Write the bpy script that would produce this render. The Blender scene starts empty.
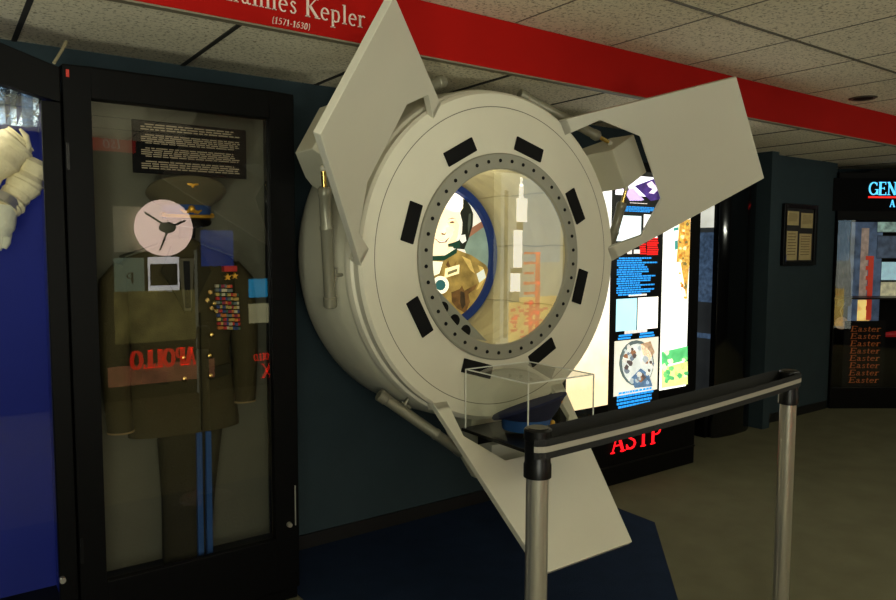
import bpy, bmesh, math, random
from mathutils import Vector, Matrix
random.seed(7)
C = bpy.context.scene.collection
PI = math.pi
# ------------------------------------------------------------------ camera
EYE = 1.5; FOC = 715.0
yaw, pitch, roll = math.radians(35.7), math.radians(4.3), math.radians(.2)
fw = Vector((math.sin(yaw)*math.cos(pitch), math.cos(yaw)*math.cos(pitch), -math.sin(pitch)))
r0 = Vector((math.cos(yaw), -math.sin(yaw), 0)); u0 = r0.cross(fw)
rt = r0*math.cos(roll)+u0*math.sin(roll); up = -r0*math.sin(roll)+u0*math.cos(roll)
cam = bpy.data.cameras.new('camera'); co = bpy.data.objects.new('camera', cam); C.objects.link(co)
co.matrix_world = Matrix(((rt.x, up.x, -fw.x, 0), (rt.y, up.y, -fw.y, 0), (rt.z, up.z, -fw.z, EYE), (0, 0, 0, 1)))
cam.sensor_width = 36; cam.lens = 36*FOC/896; cam.clip_start = .05
bpy.context.scene.camera = co
# measuring helpers: where a sight line of the survey meets a real plane
def ray(x, y): return rt*((x-448)/FOC)+up*((300-y)/FOC)+fw
def at(x, y, Y): d = ray(x, y); t = Y/d.y; return Vector((d.x*t, Y, EYE+d.z*t))
def atz(x, y, Z): d = ray(x, y); t = (Z-EYE)/d.z; return Vector((d.x*t, d.y*t, Z))
def atp(x, y, O, n): d = ray(x, y); o = Vector((0, 0, EYE)); t = (O-o).dot(n)/d.dot(n); return o+d*t

# ------------------------------------------------------------------ materials
MC = {}
def mat(name, col, rough=.6, metal=0., emit=0., bump=0., bscale=60., var=0., vscale=8., spec=.5):
    if name in MC: return MC[name]
    m = bpy.data.materials.new(name); m.use_nodes = True; nt = m.node_tree
    b = nt.nodes['Principled BSDF']; col4 = (*col, 1)
    b.inputs['Base Color'].default_value = col4
    b.inputs['Roughness'].default_value = rough; b.inputs['Metallic'].default_value = metal
    b.inputs['Specular IOR Level'].default_value = spec
    tc = nt.nodes.new('ShaderNodeTexCoord')
    if emit:
        b.inputs['Emission Color'].default_value = col4; b.inputs['Emission Strength'].default_value = emit
    if var:
        n = nt.nodes.new('ShaderNodeTexNoise'); n.inputs['Scale'].default_value = vscale; n.inputs['Detail'].default_value = 5
        nt.links.new(tc.outputs['Object'], n.inputs['Vector'])
        r = nt.nodes.new('ShaderNodeValToRGB'); r.color_ramp.elements[0].position = .3; r.color_ramp.elements[1].position = .7
        r.color_ramp.elements[0].color = tuple(max(0, c*(1-var)) for c in col)+(1,)
        r.color_ramp.elements[1].color = tuple(min(1, c*(1+var)) for c in col)+(1,)
        nt.links.new(n.outputs['Fac'], r.inputs['Fac']); nt.links.new(r.outputs['Color'], b.inputs['Base Color'])
        if emit: nt.links.new(r.outputs['Color'], b.inputs['Emission Color'])
    if bump:
        n = nt.nodes.new('ShaderNodeTexNoise'); n.inputs['Scale'].default_value = bscale; n.inputs['Detail'].default_value = 4
        nt.links.new(tc.outputs['Object'], n.inputs['Vector'])
        bp = nt.nodes.new('ShaderNodeBump'); bp.inputs['Strength'].default_value = bump; bp.inputs['Distance'].default_value = .01
        nt.links.new(n.outputs['Fac'], bp.inputs['Height']); nt.links.new(bp.outputs['Normal'], b.inputs['Normal'])
    MC[name] = m; return m
def s(r, g, b):   # sRGB 0-255 to linear
    f = lambda c: (c/255/12.92) if c/255 <= .04045 else ((c/255+.055)/1.055)**2.4
    return (f(r), f(g), f(b))
def glass_mat(name, base=.04, gain=1.0, tint=(1, 1, 1), rough=0.):
    m = bpy.data.materials.new(name); m.use_nodes = True; nt = m.node_tree; nt.nodes.clear()
    o = nt.nodes.new('ShaderNodeOutputMaterial'); mx = nt.nodes.new('ShaderNodeMixShader')
    t = nt.nodes.new('ShaderNodeBsdfTransparent'); t.inputs[0].default_value = (*tint, 1)
    g = nt.nodes.new('ShaderNodeBsdfGlossy'); g.inputs['Roughness'].default_value = rough
    ge = nt.nodes.new('ShaderNodeNewGeometry'); dp = nt.nodes.new('ShaderNodeVectorMath'); dp.operation = 'DOT_PRODUCT'
    nt.links.new(ge.outputs['Incoming'], dp.inputs[0]); nt.links.new(ge.outputs['Normal'], dp.inputs[1])
    ab = nt.nodes.new('ShaderNodeMath'); ab.operation = 'ABSOLUTE'; nt.links.new(dp.outputs['Value'], ab.inputs[0])
    su = nt.nodes.new('ShaderNodeMath'); su.operation = 'SUBTRACT'; su.inputs[0].default_value = 1; nt.links.new(ab.outputs[0], su.inputs[1])
    fr = nt.nodes.new('ShaderNodeMath'); fr.operation = 'POWER'; fr.inputs[1].default_value = 5; nt.links.new(su.outputs[0], fr.inputs[0])
    ma = nt.nodes.new('ShaderNodeMath'); ma.operation = 'MULTIPLY_ADD'; ma.inputs[1].default_value = gain; ma.inputs[2].default_value = base
    nt.links.new(fr.outputs[0], ma.inputs[0]); nt.links.new(ma.outputs[0], mx.inputs[0])
    nt.links.new(t.outputs[0], mx.inputs[1]); nt.links.new(g.outputs[0], mx.inputs[2]); nt.links.new(mx.outputs[0], o.inputs[0])
    return m
def tile_mat():
    m = bpy.data.materials.new('ceiling_tile'); m.use_nodes = True; nt = m.node_tree; b = nt.nodes['Principled BSDF']
    tc = nt.nodes.new('ShaderNodeTexCoord')
    n = nt.nodes.new('ShaderNodeTexNoise'); n.inputs['Scale'].default_value = 70; n.inputs['Detail'].default_value = 3; n.inputs['Roughness'].default_value = .7
    nt.links.new(tc.outputs['Object'], n.inputs['Vector'])
    r = nt.nodes.new('ShaderNodeValToRGB'); r.color_ramp.elements[0].position = .36; r.color_ramp.elements[1].position = .47
    r.color_ramp.elements[0].color = (*s(160, 151, 124), 1); r.color_ramp.elements[1].color = (*s(236, 227, 198), 1)
    nt.links.new(n.outputs['Fac'], r.inputs['Fac']); nt.links.new(r.outputs['Color'], b.inputs['Base Color'])
    n2 = nt.nodes.new('ShaderNodeTexNoise'); n2.inputs['Scale'].default_value = 1.3
    nt.links.new(tc.outputs['Object'], n2.inputs['Vector'])
    mx = nt.nodes.new('ShaderNodeMixRGB'); mx.blend_type = 'MULTIPLY'; mx.inputs[0].default_value = .15
    nt.links.new(r.outputs['Color'], mx.inputs[1]); nt.links.new(n2.outputs['Fac'], mx.inputs[2]); nt.links.new(mx.outputs[0], b.inputs['Base Color'])
    bp = nt.nodes.new('ShaderNodeBump'); bp.inputs['Strength'].default_value = .4; bp.inputs['Distance'].default_value = .004
    nt.links.new(r.outputs['Color'], bp.inputs['Height']); nt.links.new(bp.outputs['Normal'], b.inputs['Normal'])
    b.inputs['Roughness'].default_value = .95; b.inputs['Specular IOR Level'].default_value = .1
    return m
M_tile = tile_mat()
M_grid = mat('grid_dark_grey', s(40, 38, 32), .7)  # dark bars along the joints of the lower ceiling tiles
M_wall = mat('teal_wall_paint', s(42, 55, 60), .85, bump=.15, bscale=200, var=.05, spec=.2)
M_base = mat('black_rubber_base', s(14, 14, 14), .5)
M_floor = mat('taupe_carpet', s(100, 97, 76), .95, bump=.5, bscale=260, var=.10, vscale=5, spec=.1)
M_blue = mat('navy_carpet', s(25, 38, 60), .95, bump=.5, bscale=260, var=.12, vscale=9, spec=.1)
M_red = mat('red_fascia_paint', s(160, 10, 3), .7, spec=.15, var=.04, vscale=3)
M_white = mat('module_white_paint', s(212, 207, 186), .45, bump=.04, bscale=25, var=.03, vscale=4)
M_white2 = mat('module_drum_paint', s(206, 202, 178), .5, bump=.05, bscale=20, var=.05, vscale=3)
M_petal = mat('petal_grey_paint', s(206, 202, 184), .42, var=.02, vscale=3)
M_seam = mat('seam_line', s(110, 106, 92), .7)
M_ring = mat('grey_ring_metal', s(142, 140, 124), .5)
M_black = mat('satin_black', s(14, 14, 13), .35, spec=.3)
M_blackm = mat('matt_black', s(12, 12, 12), .8, spec=.2)
M_frame = mat('black_cabinet_frame', s(5, 5, 5), .55, spec=.1)
M_steel = mat('brushed_aluminium', s(196, 192, 176), .32, metal=.75, bump=.02, bscale=300)
M_act = mat('actuator_grey_metal', s(138, 135, 116), .38, metal=.35)
M_dark = mat('dark_backing', s(10, 11, 12), .7)
M_glass = glass_mat('showcase_glass', .085, .8)
M_wglass = glass_mat('window_glass', .12, .8)
M_acr = glass_mat('acrylic_sheet', .07, .8, (.97, .98, .96))
M_acre = mat('acrylic_edge', s(215, 215, 200), .2, emit=.06)
M_gold = mat('gold_thread', s(214, 160, 50), .35, metal=.6)
M_brass = mat('brass_button', s(220, 190, 110), .25, metal=1.)

# ------------------------------------------------------------------ mesh builder
def wloc(o):
    v = Vector((0, 0, 0))
    while o: v += o.location; o = o.parent
    return v
class MB:
    def __init__(self): self.v = []; self.f = []; self.nrm = True
    def add(self, vs, fs):
        k = len(self.v); self.v += [Vector(x) for x in vs]; self.f += [[i+k for i in f] for f in fs]; return self
    def hexa(self, p):   # p[0..3] one face loop, p[4..7] the opposite loop
        return self.add(p, [(0, 1, 2, 3), (7, 6, 5, 4), (0, 4, 5, 1), (1, 5, 6, 2), (2, 6, 7, 3), (3, 7, 4, 0)])
    def box(self, a, b):
        x0, y0, z0 = a; x1, y1, z1 = b
        return self.hexa([(x0, y0, z0), (x1, y0, z0), (x1, y1, z0), (x0, y1, z0), (x0, y0, z1), (x1, y0, z1), (x1, y1, z1), (x0, y1, z1)])
    def prism(self, pts, d):   # polygon pts extruded by vector d
        n = len(pts); d = Vector(d); vs = [Vector(p) for p in pts]+[Vector(p)+d for p in pts]
        fs = [tuple(range(n)), tuple(range(2*n-1, n-1, -1))]+[(i, (i+1) % n, (i+1) % n+n, i+n) for i in range(n)]
        return self.add(vs, fs)
    def poly(self, pts): return self.add(pts, [tuple(range(len(pts)))])
    def tube(self, path, rad, n=16, cap=True, sq=1.0, sqv=None):
        path = [Vector(p) for p in path]
        if not hasattr(rad, '__len__'): rad = [rad]*len(path)
        rings = []; ref = None
        for i, p in enumerate(path):
            t = (path[min(i+1, len(path)-1)]-path[max(i-1, 0)]).normalized()
            if ref is None:
                ref = Vector((0, 1, 0)) if abs(t.y) < .8 else Vector((0, 0, 1))
                if sqv is not None: ref = Vector(sqv)
            a = (ref-t*ref.dot(t)).normalized(); b = t.cross(a); ref = a
            rings.append([p+(a*math.cos(2*PI*k/n)*sq+b*math.sin(2*PI*k/n))*rad[i] for k in range(n)])
        vs = [q for r in rings for q in r]; fs = []
        for i in range(len(rings)-1):
            for k in range(n): fs.append((i*n+k, i*n+(k+1) % n, (i+1)*n+(k+1) % n, (i+1)*n+k))
        if cap: fs += [tuple(range(n-1, -1, -1)), tuple((len(rings)-1)*n+k for k in range(n))]
        return self.add(vs, fs)
    def lathe(self, prof, c, axis='Y', n=96, closed=False):   # prof (r, h)
        vs = []; fs = []
        for (r, h) in prof:
            for k in range(n):
                a = 2*PI*k/n
                if axis == 'Y': vs.append((c[0]+r*math.cos(a), h, c[2]+r*math.sin(a)))
                else: vs.append((c[0]+r*math.cos(a), c[1]+r*math.sin(a), h))
        m = len(prof)
        for i in range(m if closed else m-1):
            j = (i+1) % m
            for k in range(n): fs.append((i*n+k, i*n+(k+1) % n, j*n+(k+1) % n, j*n+k))
        return self.add(vs, fs)
    def disc(self, c, r, y, n=64): return self.poly([(c[0]+r*math.cos(2*PI*k/n), y, c[2]+r*math.sin(2*PI*k/n)) for k in range(n)])
    def blob(self, c, r, n=12, m=8):
        vs = []; fs = []
        for i in range(m+1):
            th = PI*i/m
            for k in range(n): vs.append((c[0]+r[0]*math.sin(th)*math.cos(2*PI*k/n), c[1]+r[1]*math.sin(th)*math.sin(2*PI*k/n), c[2]+r[2]*math.cos(th)))
        for i in range(m):
            for k in range(n): fs.append((i*n+k, i*n+(k+1) % n, (i+1)*n+(k+1) % n, (i+1)*n+k))
        return self.add(vs, fs)
    def build(self, name, m, parent=None, smooth=False, bevel=0, angle=35, sub=0):
        me = bpy.data.meshes.new(name); off = wloc(parent) if parent else Vector((0, 0, 0))
        bm = bmesh.new(); vv = [bm.verts.new(v-off) for v in self.v]
        for f in self.f:
            try: bm.faces.new([vv[i] for i in f])
            except ValueError: pass
        bmesh.ops.remove_doubles(bm, verts=bm.verts, dist=1e-6)
        if self.nrm: bmesh.ops.recalc_face_normals(bm, faces=bm.faces)
        bm.to_mesh(me); bm.free()
        me.materials.append(m)
        o = bpy.data.objects.new(name, me); C.objects.link(o)
        if parent: o.parent = parent
        if bevel:
            b = o.modifiers.new('bevel', 'BEVEL'); b.width = bevel; b.segments = 2; b.limit_method = 'ANGLE'; b.angle_limit = math.radians(40)
        if sub:
            b = o.modifiers.new('sub', 'SUBSURF'); b.levels = sub; b.render_levels = sub
        if smooth:
            me.polygons.foreach_set('use_smooth', [True]*len(me.polygons))
            try: me.set_sharp_from_angle(angle=math.radians(angle))
            except Exception: pass
        return o
def thing(name, label, cat, loc=(0, 0, 0), group=None):
    o = bpy.data.objects.new(name, None); C.objects.link(o); o.location = Vector(loc); o.empty_display_size = .1
    o['label'] = label; o['category'] = cat
    if group: o['group'] = group
    return o
def tag(o, label, cat, group=None):
    o['label'] = label; o['category'] = cat
    if group: o['group'] = group
    return o
def struct(o): o['kind'] = 'structure'; return o
def note(o, l): o['label'] = l; return o

# ---- drawn lettering (book-face capitals and small letters made of strokes with serifs)
def arc(cx, cy, rx, ry, a0, a1, n=14): return [(cx+rx*math.cos(math.radians(a0+(a1-a0)*i/n)), cy+ry*math.sin(math.radians(a0+(a1-a0)*i/n))) for i in range(n+1)]
TK, TN = .15, .06
def stem(x, y0, y1, s0=True, s1=True, w=TK):
    r = [([(x, y0), (x, y1)], w)]
    if s0: r.append(([(x-.14, y0+.02), (x+.14, y0+.02)], .045))
    if s1: r.append(([(x-.14, y1-.02), (x+.14, y1-.02)], .045))
    return r
GL = {
 'A': (.80, [([(.10, 0), (.38, 1)], TN), ([(.38, 1), (.68, 0)], TK), ([(.2, .34), (.56, .34)], .05), ([(0, .02), (.22, .02)], .045), ([(.54, .02), (.82, .02)], .045)]),
 'G': (.82, [(arc(.44, .5, .36, .46, 50, 330, 22), .11), ([(.76, .04), (.76, .42)], .12), ([(.56, .42), (.86, .42)], .045), ([(.70, .95), (.70, .72)], .05)]),
 'E': (.72, stem(.16, 0, 1)+[([(.1, .975), (.62, .975)], .055), ([(.1, .025), (.66, .025)], .055), ([(.16, .52), (.5, .52)], .05), ([(.61, 1), (.61, .8)], .045), ([(.65, 0), (.65, .22)], .045), ([(.5, .62), (.5, .42)], .04)]),
 'N': (.86, [([(.15, 0), (.15, 1)], TN), ([(.13, .98), (.68, .03)], TK), ([(.7, 0), (.7, 1)], TN), ([(0, .02), (.3, .02)], .045), ([(0, .98), (.18, .98)], .045), ([(.56, .98), (.84, .98)], .045)]),
 'S': (.62, [([(.52, .80), (.48, .92), (.32, .965), (.16, .9), (.1, .76), (.16, .62), (.32, .52), (.47, .42), (.53, .26), (.46, .1), (.3, .035), (.12, .08), (.07, .22)], .11), ([(.53, .96), (.53, .72)], .04), ([(.06, .28), (.06, .03)], .04)]),
 'T': (.74, stem(.36, 0, 1, True, False)+[([(.03, .975), (.69, .975)], .055), ([(.045, 1), (.045, .78)], .045), ([(.675, 1), (.675, .78)], .045)]),
 'P': (.70, stem(.16, 0, 1)+[([(.16, .97), (.4, .97)]+arc(.4, .72, .19, .25, 90, -90)+[(.16, .47)], .085)]),
 'O': (.84, [(arc(.42, .5, .34, .46, 0, 360, 28), .12)]),
 'L': (.66, stem(.16, 0, 1)+[([(.1, .025), (.6, .025)], .055), ([(.595, 0), (.595, .24)], .045)]),
 'X': (.80, [([(.1, .98), (.66, .02)], TK), ([(.66, .98), (.1, .02)], TN), ([(0, .98), (.26, .98)], .045), ([(.52, .98), (.8, .98)], .045), ([(0, .02), (.26, .02)], .045), ([(.5, .02), (.8, .02)], .045)]),
 'K': (.82, stem(.16, 0, 1)+[([(.62, .97), (.2, .47)], TN), ([(.3, .56), (.7, .03)], TK), ([(.5, .98), (.76, .98)], .045), ([(.56, .02), (.86, .02)], .045)]),
 'J': (.42, [([(.24, 1), (.24, .1), (.18, -.08), (.04, -.14)], TK), ([(.1, .98), (.38, .98)], .045)]),
 'R': (.80, stem(.16, 0, 1)+[([(.16, .97), (.4, .97)]+arc(.4, .74, .18, .23, 90, -90)+[(.16, .51)], .085), ([(.4, .5), (.72, .03)], TK), ([(.6, .02), (.84, .02)], .045)]),
 'a': (.56, [([(.08, .56), (.2, .64), (.32, .62), (.36, .52), (.36, .08), (.44, .02), (.52, .06)], .1), ([(.36, .4), (.16, .32), (.09, .18), (.15, .04), (.26, .03), (.36, .14)], .08)]),
 'e': (.54, [(arc(.27, .32, .2, .3, 5, 310, 20), .095), ([(.09, .36), (.46, .36)], .05)]),
 'h': (.62, stem(.13, 0, 1.02, True, False, .12)+[([(.13, .5), (.24, .62), (.38, .62), (.46, .5), (.46, 0)], .11), ([(.34, .02), (.58, .02)], .04), ([(.02, .99), (.14, 1.0)], .04)]),
 'n': (.62, stem(.13, 0, .64, True, False, .12)+[([(.13, .5), (.24, .62), (.38, .62), (.46, .5), (.46, 0)], .11), ([(.34, .02), (.58, .02)], .04), ([(.02, .61), (.14, .63)], .04)]),
 'p': (.62, stem(.13, -.3, .64, True, False, .12)+[([(.13, .54), (.28, .62), (.44, .56), (.5, .32), (.44, .08), (.28, .01), (.13, .1)], .1), ([(.02, .61), (.14, .63)], .04)]),
 'l': (.32, stem(.15, 0, 1.02, True, False, .12)+[([(.03, .99), (.16, 1.0)], .04)]),
 'r': (.46, stem(.13, 0, .64, True, False, .12)+[([(.13, .46), (.24, .6), (.36, .63), (.42, .56)], .09), ([(.02, .61), (.14, .63)], .04)]),
 'o': (.58, [(arc(.28, .32, .21, .29, 0, 360, 24), .1)]),
 's': (.44, [([(.34, .52), (.28, .6), (.17, .61), (.1, .5), (.16, .4), (.28, .3), (.35, .17), (.28, .04), (.14, .03), (.07, .14)], .085)]),
 't': (.38, [([(.16, .86), (.16, .1), (.22, .03), (.34, .06)], .1), ([(.03, .62), (.34, .62)], .05)]),
 'y': (.58, [([(.08, .62), (.28, .04)], .1), ([(.48, .62), (.24, -.12), (.14, -.28), (.04, -.26)], .06), ([(0, .62), (.18, .62)], .04), ([(.38, .62), (.56, .62)], .04)]),
 'B': (.70, stem(.16, 0, 1)+[([(.16, .97), (.38, .97)]+arc(.38, .76, .16, .21, 90, -90)+[(.16, .55)], .08), ([(.38, .53)]+arc(.4, .28, .2, .25, 90, -90)+[(.16, .03)], .08)]),
 'D': (.80, stem(.16, 0, 1)+[([(.16, .97), (.36, .97)]+arc(.36, .5, .34, .47, 90, -90)+[(.16, .03)], .09)]),
 '1': (.40, stem(.2, 0, .72, True, False, .1)+[([(.06, .58), (.2, .7)], .05)]),
 '5': (.46, [([(.38, .7), (.14, .7), (.12, .42), (.28, .44), (.38, .3), (.34, .1), (.2, .02), (.06, .06)], .07)]),
 '7': (.44, [([(.05, .7), (.38, .7), (.18, 0)], .075)]),
 '6': (.46, [(arc(.22, .22, .15, .2, 0, 360, 16), .07), ([(.07, .24), (.14, .56), (.36, .74)], .06)]),
 '3': (.44, [([(.08, .62), (.2, .72), (.33, .64), (.32, .5), (.18, .4), (.34, .32), (.36, .12), (.22, .02), (.06, .06)], .065)]),
 '0': (.46, [(arc(.22, .36, .15, .35, 0, 360, 18), .075)]),
 '-': (.30, [([(.05, .28), (.25, .28)], .06)]),
 '(': (.28, [(arc(.3, .33, .2, .5, 125, 235, 10), .055)]),
 ')': (.28, [(arc(-.02, .33, .2, .5, -55, 55, 10), .055)]),
 ' ': (.32, []),
}
def write(mb, txt, O, ux, uy, h, th=.004, slant=0., bold=1., xs=1., track=.04):
    """lays the letters on the plane O + x*ux + y*uy; returns the length"""
    ux = Vector(ux).normalized(); uy = Vector(uy).normalized(); n = ux.cross(uy); x = 0
    O = Vector(O)
    for ch in txt:
        w, st = GL[ch]
        for pts, wd in st:
            wd *= bold; pp = [Vector((x+p[0]*xs+slant*p[1], p[1])) for p in pts]
            closed = (pp[0]-pp[-1]).length < 1e-4
            L = []; R_ = []
            for i, p in enumerate(pp):
                if closed: a = pp[i-1] if i > 0 else pp[-2]; b = pp[i+1] if i < len(pp)-1 else pp[1]
                else: a = pp[max(i-1, 0)]; b = pp[min(i+1, len(pp)-1)]
                t = (b-a).normalized(); nn = Vector((-t.y, t.x))
                # heavier on vertical strokes, lighter on horizontal ones, as in book faces
                k = wd*(.62+.38*abs(t.y)) if wd > .07 else wd
                L.append(p+nn*k/2); R_.append(p-nn*k/2)
            for i in range(len(pp)-1):
                q = [L[i], L[i+1], R_[i+1], R_[i]]
                base = [O+ux*(c.x*h)+uy*(c.y*h) for c in q]
                mb.prism(base, n*th)
        x += (w*xs+track)
    return x*h
def textlines(mb, c0, c1, c2, c3, rows, n, gap=.35, seed=1, ragged=.15, th=.001, indent=True):
    """rows of word-like dashes on the quad c0 (top left) c1 (top right) c2 (bottom right) c3 (bottom left)"""
    rnd = random.Random(seed); c0, c1, c2, c3 = map(Vector, (c0, c1, c2, c3)); n = Vector(n)
    for r in range(rows):
        t0 = r/rows; t1 = (r+1-gap)/rows
        a0 = c0.lerp(c3, t0); b0 = c1.lerp(c2, t0); a1 = c0.lerp(c3, t1); b1 = c1.lerp(c2, t1)
        x = .04 if (indent and r % 4 == 0) else 0; end = 1-rnd.random()*ragged
        while x < end:
            w = rnd.uniform(.03, .11); e = min(x+w, end)
            mb.prism([a0.lerp(b0, x), a0.lerp(b0, e), a1.lerp(b1, e), a1.lerp(b1, x)], n*th)
            x = e+.014
def clipc(pts, c, r, n=48):   # clip polygon (2-D) by a circle
    out = list(pts)
    for k in range(n):
        a = 2*PI*(k+.5)/n; nx, ny = math.cos(a), math.sin(a); d = lambda p: (p[0]-c[0])*nx+(p[1]-c[1])*ny-r*math.cos(PI/n)
        inp = out; out = []
        for i in range(len(inp)):
            p, q = inp[i-1], inp[i]; dp, dq = d(p), d(q)
            if (dp <= 0) != (dq <= 0): t = dp/(dp-dq); out.append((p[0]+(q[0]-p[0])*t, p[1]+(q[1]-p[1])*t))
            if dq <= 0: out.append(q)
        if not out: return []
    return out

# ------------------------------------------------------------------ the room
YW = 3.21; LOW = 2.27; HIGH = 2.49; YF = 2.47; XL = -1.6; XR = 9.4; YB = -1.822
m = MB(); m.box((XL-.1, YB-.1, -.08), (XR+.1, 6.2, 0)); struct(m.build('floor', M_floor))
m = MB()
m.box((XL-.1, YB-.1, HIGH), (XR+.1, YF+.02, HIGH+.08)); m.box((XL-.1, YF+.02, LOW), (XR+.1, 6.2, LOW+.08))
m.box((XL-.1, YF+.02, LOW+.08), (XR+.1, YF+.06, HIGH+.08))
struct(m.build('ceiling', M_tile))
m = MB()
for k in range(-3, 15):
    x = .28+.62*k
    q = .009 if x < 2.2 else .004; m.box((x-q, YF+.03, LOW-.004), (x+q, 5.0, LOW+.002))
struct(m.build('trim_1', M_grid)); m = MB()
for k in range(-3, 15):
    x = .28+.62*k; m.box((x-.0035, YB, HIGH-.002), (x+.0035, YF, HIGH+.002))
for y in (1.88, 1.27, .66, .05, -.56, -1.17): m.box((XL, y-.007, HIGH-.004), (XR, y+.007, HIGH+.002))
struct(m.build('trim_2', mat('grid_bar_grey', s(96, 92, 76), .6)))
# walls
m = MB(); m.box((XL-.1, YW, 0), (4.42, YW+.1, LOW)); struct(m.build('wall_back', M_wall))
m = MB(); m.box((5.60, 3.30, 0), (6.765, 3.40, LOW)); m.box((6.715, 3.40, 0), (6.765, 4.2, LOW)); m.box((5.50, 3.20, 0), (5.60, 3.44, LOW)); struct(m.build('wall_back_right', M_wall))
m = MB(); m.box((4.32, YW+.101, 0), (4.42, 6.2, LOW)); struct(m.build('wall_alcove_left', M_wall))
m = MB(); m.box((4.42, 5.6, 0), (XR, 5.7, LOW)); struct(m.build('wall_alcove_back', M_wall))
m = MB(); m.box((XL-.1, YB, 0), (XL, YW, HIGH)); struct(m.build('wall_left', M_wall))
m = MB(); m.box((XR, YB, 0), (XR+.1, 6.2, HIGH)); struct(m.build('wall_right', M_wall))
M_wf = mat('front_wall_paint', s(26, 27, 25), .95, spec=.1)
m = MB()   # front wall, behind the photographer, with one opening for the added window
m.box((XL-.1, YB-.1, 0), (-1.5, YB, HIGH)); m.box((.2, YB-.1, 0), (XR+.1, YB, HIGH)); m.box((-1.5, YB-.1, 0), (.2, YB, .7)); m.box((-1.5, YB-.1, 2.35), (.2, YB, HIGH))
struct(m.build('wall_front', M_wf))
w = struct(MB().box((-1.5, YB-.07, .7), (.2, YB-.06, 2.35)).build('added_window_1', mat('added_glow_pane', (1, .96, .86), .4, emit=1.2)))  # unseen glowing window, added to light the ceiling and module front
m = MB()
for x in (-1.5, -.94, -.38, .17): m.box((x, YB-.05, .7), (x+.03, YB-.02, 2.35))
m.box((-1.5, YB-.05, 1.5), (.2, YB-.02, 1.53)); m.build('added_window_frame', M_frame, w)
# baseboards
struct(MB().box((XL, YW-.012, 0), (4.42, YW, .075)).build('baseboard_back', M_base))
m = MB(); m.box((5.61, 3.288, 0), (6.72, 3.30, .075)); struct(m.build('baseboard_right', M_base))
# blue carpet inlay
m = MB(); m.prism([(-1.5, 2.71, .001), (1.215, 2.71, .001), (1.215, 3.195, .001), (2.915, 3.195, .001), (2.915, 2.955, .001), (3.13, 2.955, .001), (3.13, 2.42, .001), (2.5, 1.80, .001), (1.7, 1.15, .001), (-.2, 1.15, .001), (-1.5, 1.9, .001)], (0, 0, .005))
tag(m.build('carpet', M_blue), 'dark navy blue carpet patch with angled edge under the docking module', 'carpet')
# red fascia band with lettering
t = thing('fascia_sign', 'long red sign band under the ceiling with white Kepler lettering', 'sign', (3, YF, LOW))
m = MB(); m.box((XL, YF, LOW), (XR, YF+.02, HIGH-.003)); m.build('band', M_red, t)
m = MB(); m.box((XL, YF-.006, LOW-.006), (XR, YF+.026, LOW)); note(m.build('edge_strip', mat('pale_edge_strip', s(120, 112, 92), .6), t), 'pale thin lower edge strip')
M_let = mat('cream_lettering', s(225, 205, 190), .6)
pe = at(366, 28, YF-.001); h = .069; zk = at(340, 23.5, YF).z
dummy = MB(); L = write(dummy, 'Johannes Kepler', (0, 0, 0), (1, 0, 0), (0, 0, 1), h, xs=1.02, track=.05)
L1 = write(MB(), 'Johannes ', (0, 0, 0), (1, 0, 0), (0, 0, 1), h, xs=1.02, track=.05)
m = MB(); write(m, 'Johannes', (pe.x-L, YF-.001, zk), (1, 0, 0), (0, 0, 1), h, th=.003, xs=1.02, track=.05); m.build('lettering', M_let, t)
m = MB(); write(m, 'Kepler', (pe.x-L+L1, YF-.001, zk), (1, 0, 0), (0, 0, 1), h, th=.003, xs=1.02, track=.05); m.build('lettering', M_let, t)
p2 = at(310, 30.5, YF); h2 = .031; L2 = write(MB(), '(1571-1630)', (0, 0, 0), (1, 0, 0), (0, 0, 1), h2, slant=.15, track=.04)
m = MB(); write(m, '(1571-1630)', (p2.x-L2, YF-.001, p2.z), (1, 0, 0), (0, 0, 1), h2, th=.003, slant=.15, bold=1.1, track=.04); m.build('lettering', M_let, t)
# recessed downlight
c = atz(863, 98, HIGH)
t = thing('recessed_downlight', 'round dark recessed downlight in the upper ceiling tiles', 'light', c)
m = MB(); m.lathe([(.055, HIGH-.003), (.072, HIGH-.008), (.085, HIGH-.002), (.085, HIGH+.001)], c, 'Z', 40); m.build('trim_ring', mat('fitting_grey', s(70, 66, 56), .5), t, True)
m = MB(); m.poly([(c.x+.06*math.cos(2*PI*k/32), c.y+.06*math.sin(2*PI*k/32), HIGH-.004) for k in range(32)]); m.build('dark_baffle', M_blackm, t)

# ------------------------------------------------------------------ docking module
Y0 = 2.45; mc = at(503, 257.5, Y0); R1 = .458
mod = thing('docking_module', 'large white docking module with round bolted window and three guide petals', 'spacecraft module', (mc.x, YW-.01, mc.z))
def pol(rho, tau, Y, ph): a = math.radians(ph); return Vector((mc.x+rho*math.cos(a)-tau*math.sin(a), Y, mc.z+rho*math.sin(a)+tau*math.cos(a)))
m = MB(); m.lathe([(.40, Y0), (.712, Y0), (.724, Y0+.012), (.724, Y0+.05), (.735, Y0+.056), (.742, Y0+.075), (.742, Y0+.09), (.73, Y0+.1), (.40, Y0+.1)], mc, n=160, closed=True)
m.build('flange', M_white, mod, True, angle=25)
m = MB(); m.lathe([(.655, Y0-.0006), (.6585, Y0-.0006)], mc, n=160); m.build('seam', M_seam, mod)
m = MB(); m.lathe([(.41, Y0+.09), (.722, Y0+.09), (.738, Y0+.13), (.752, Y0+.2), (.758, Y0+.32), (.757, Y0+.42), (.750, 2.955), (.735, 3.0), (.62, 3.1), (.60, YW-.012), (.42, YW-.012)], mc, n=160)
m.build('drum', M_white2, mod, True, angle=50)
m = MB(); m.lathe([(.388, Y0+.004), (.388, Y0-.012), (.392, Y0-.016), (.452, Y0-.016), (.458, Y0-.012), (.458, Y0+.004)], mc, n=120, closed=True)
wr = m.build('window_ring', M_ring, mod, True, angle=30)
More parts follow.
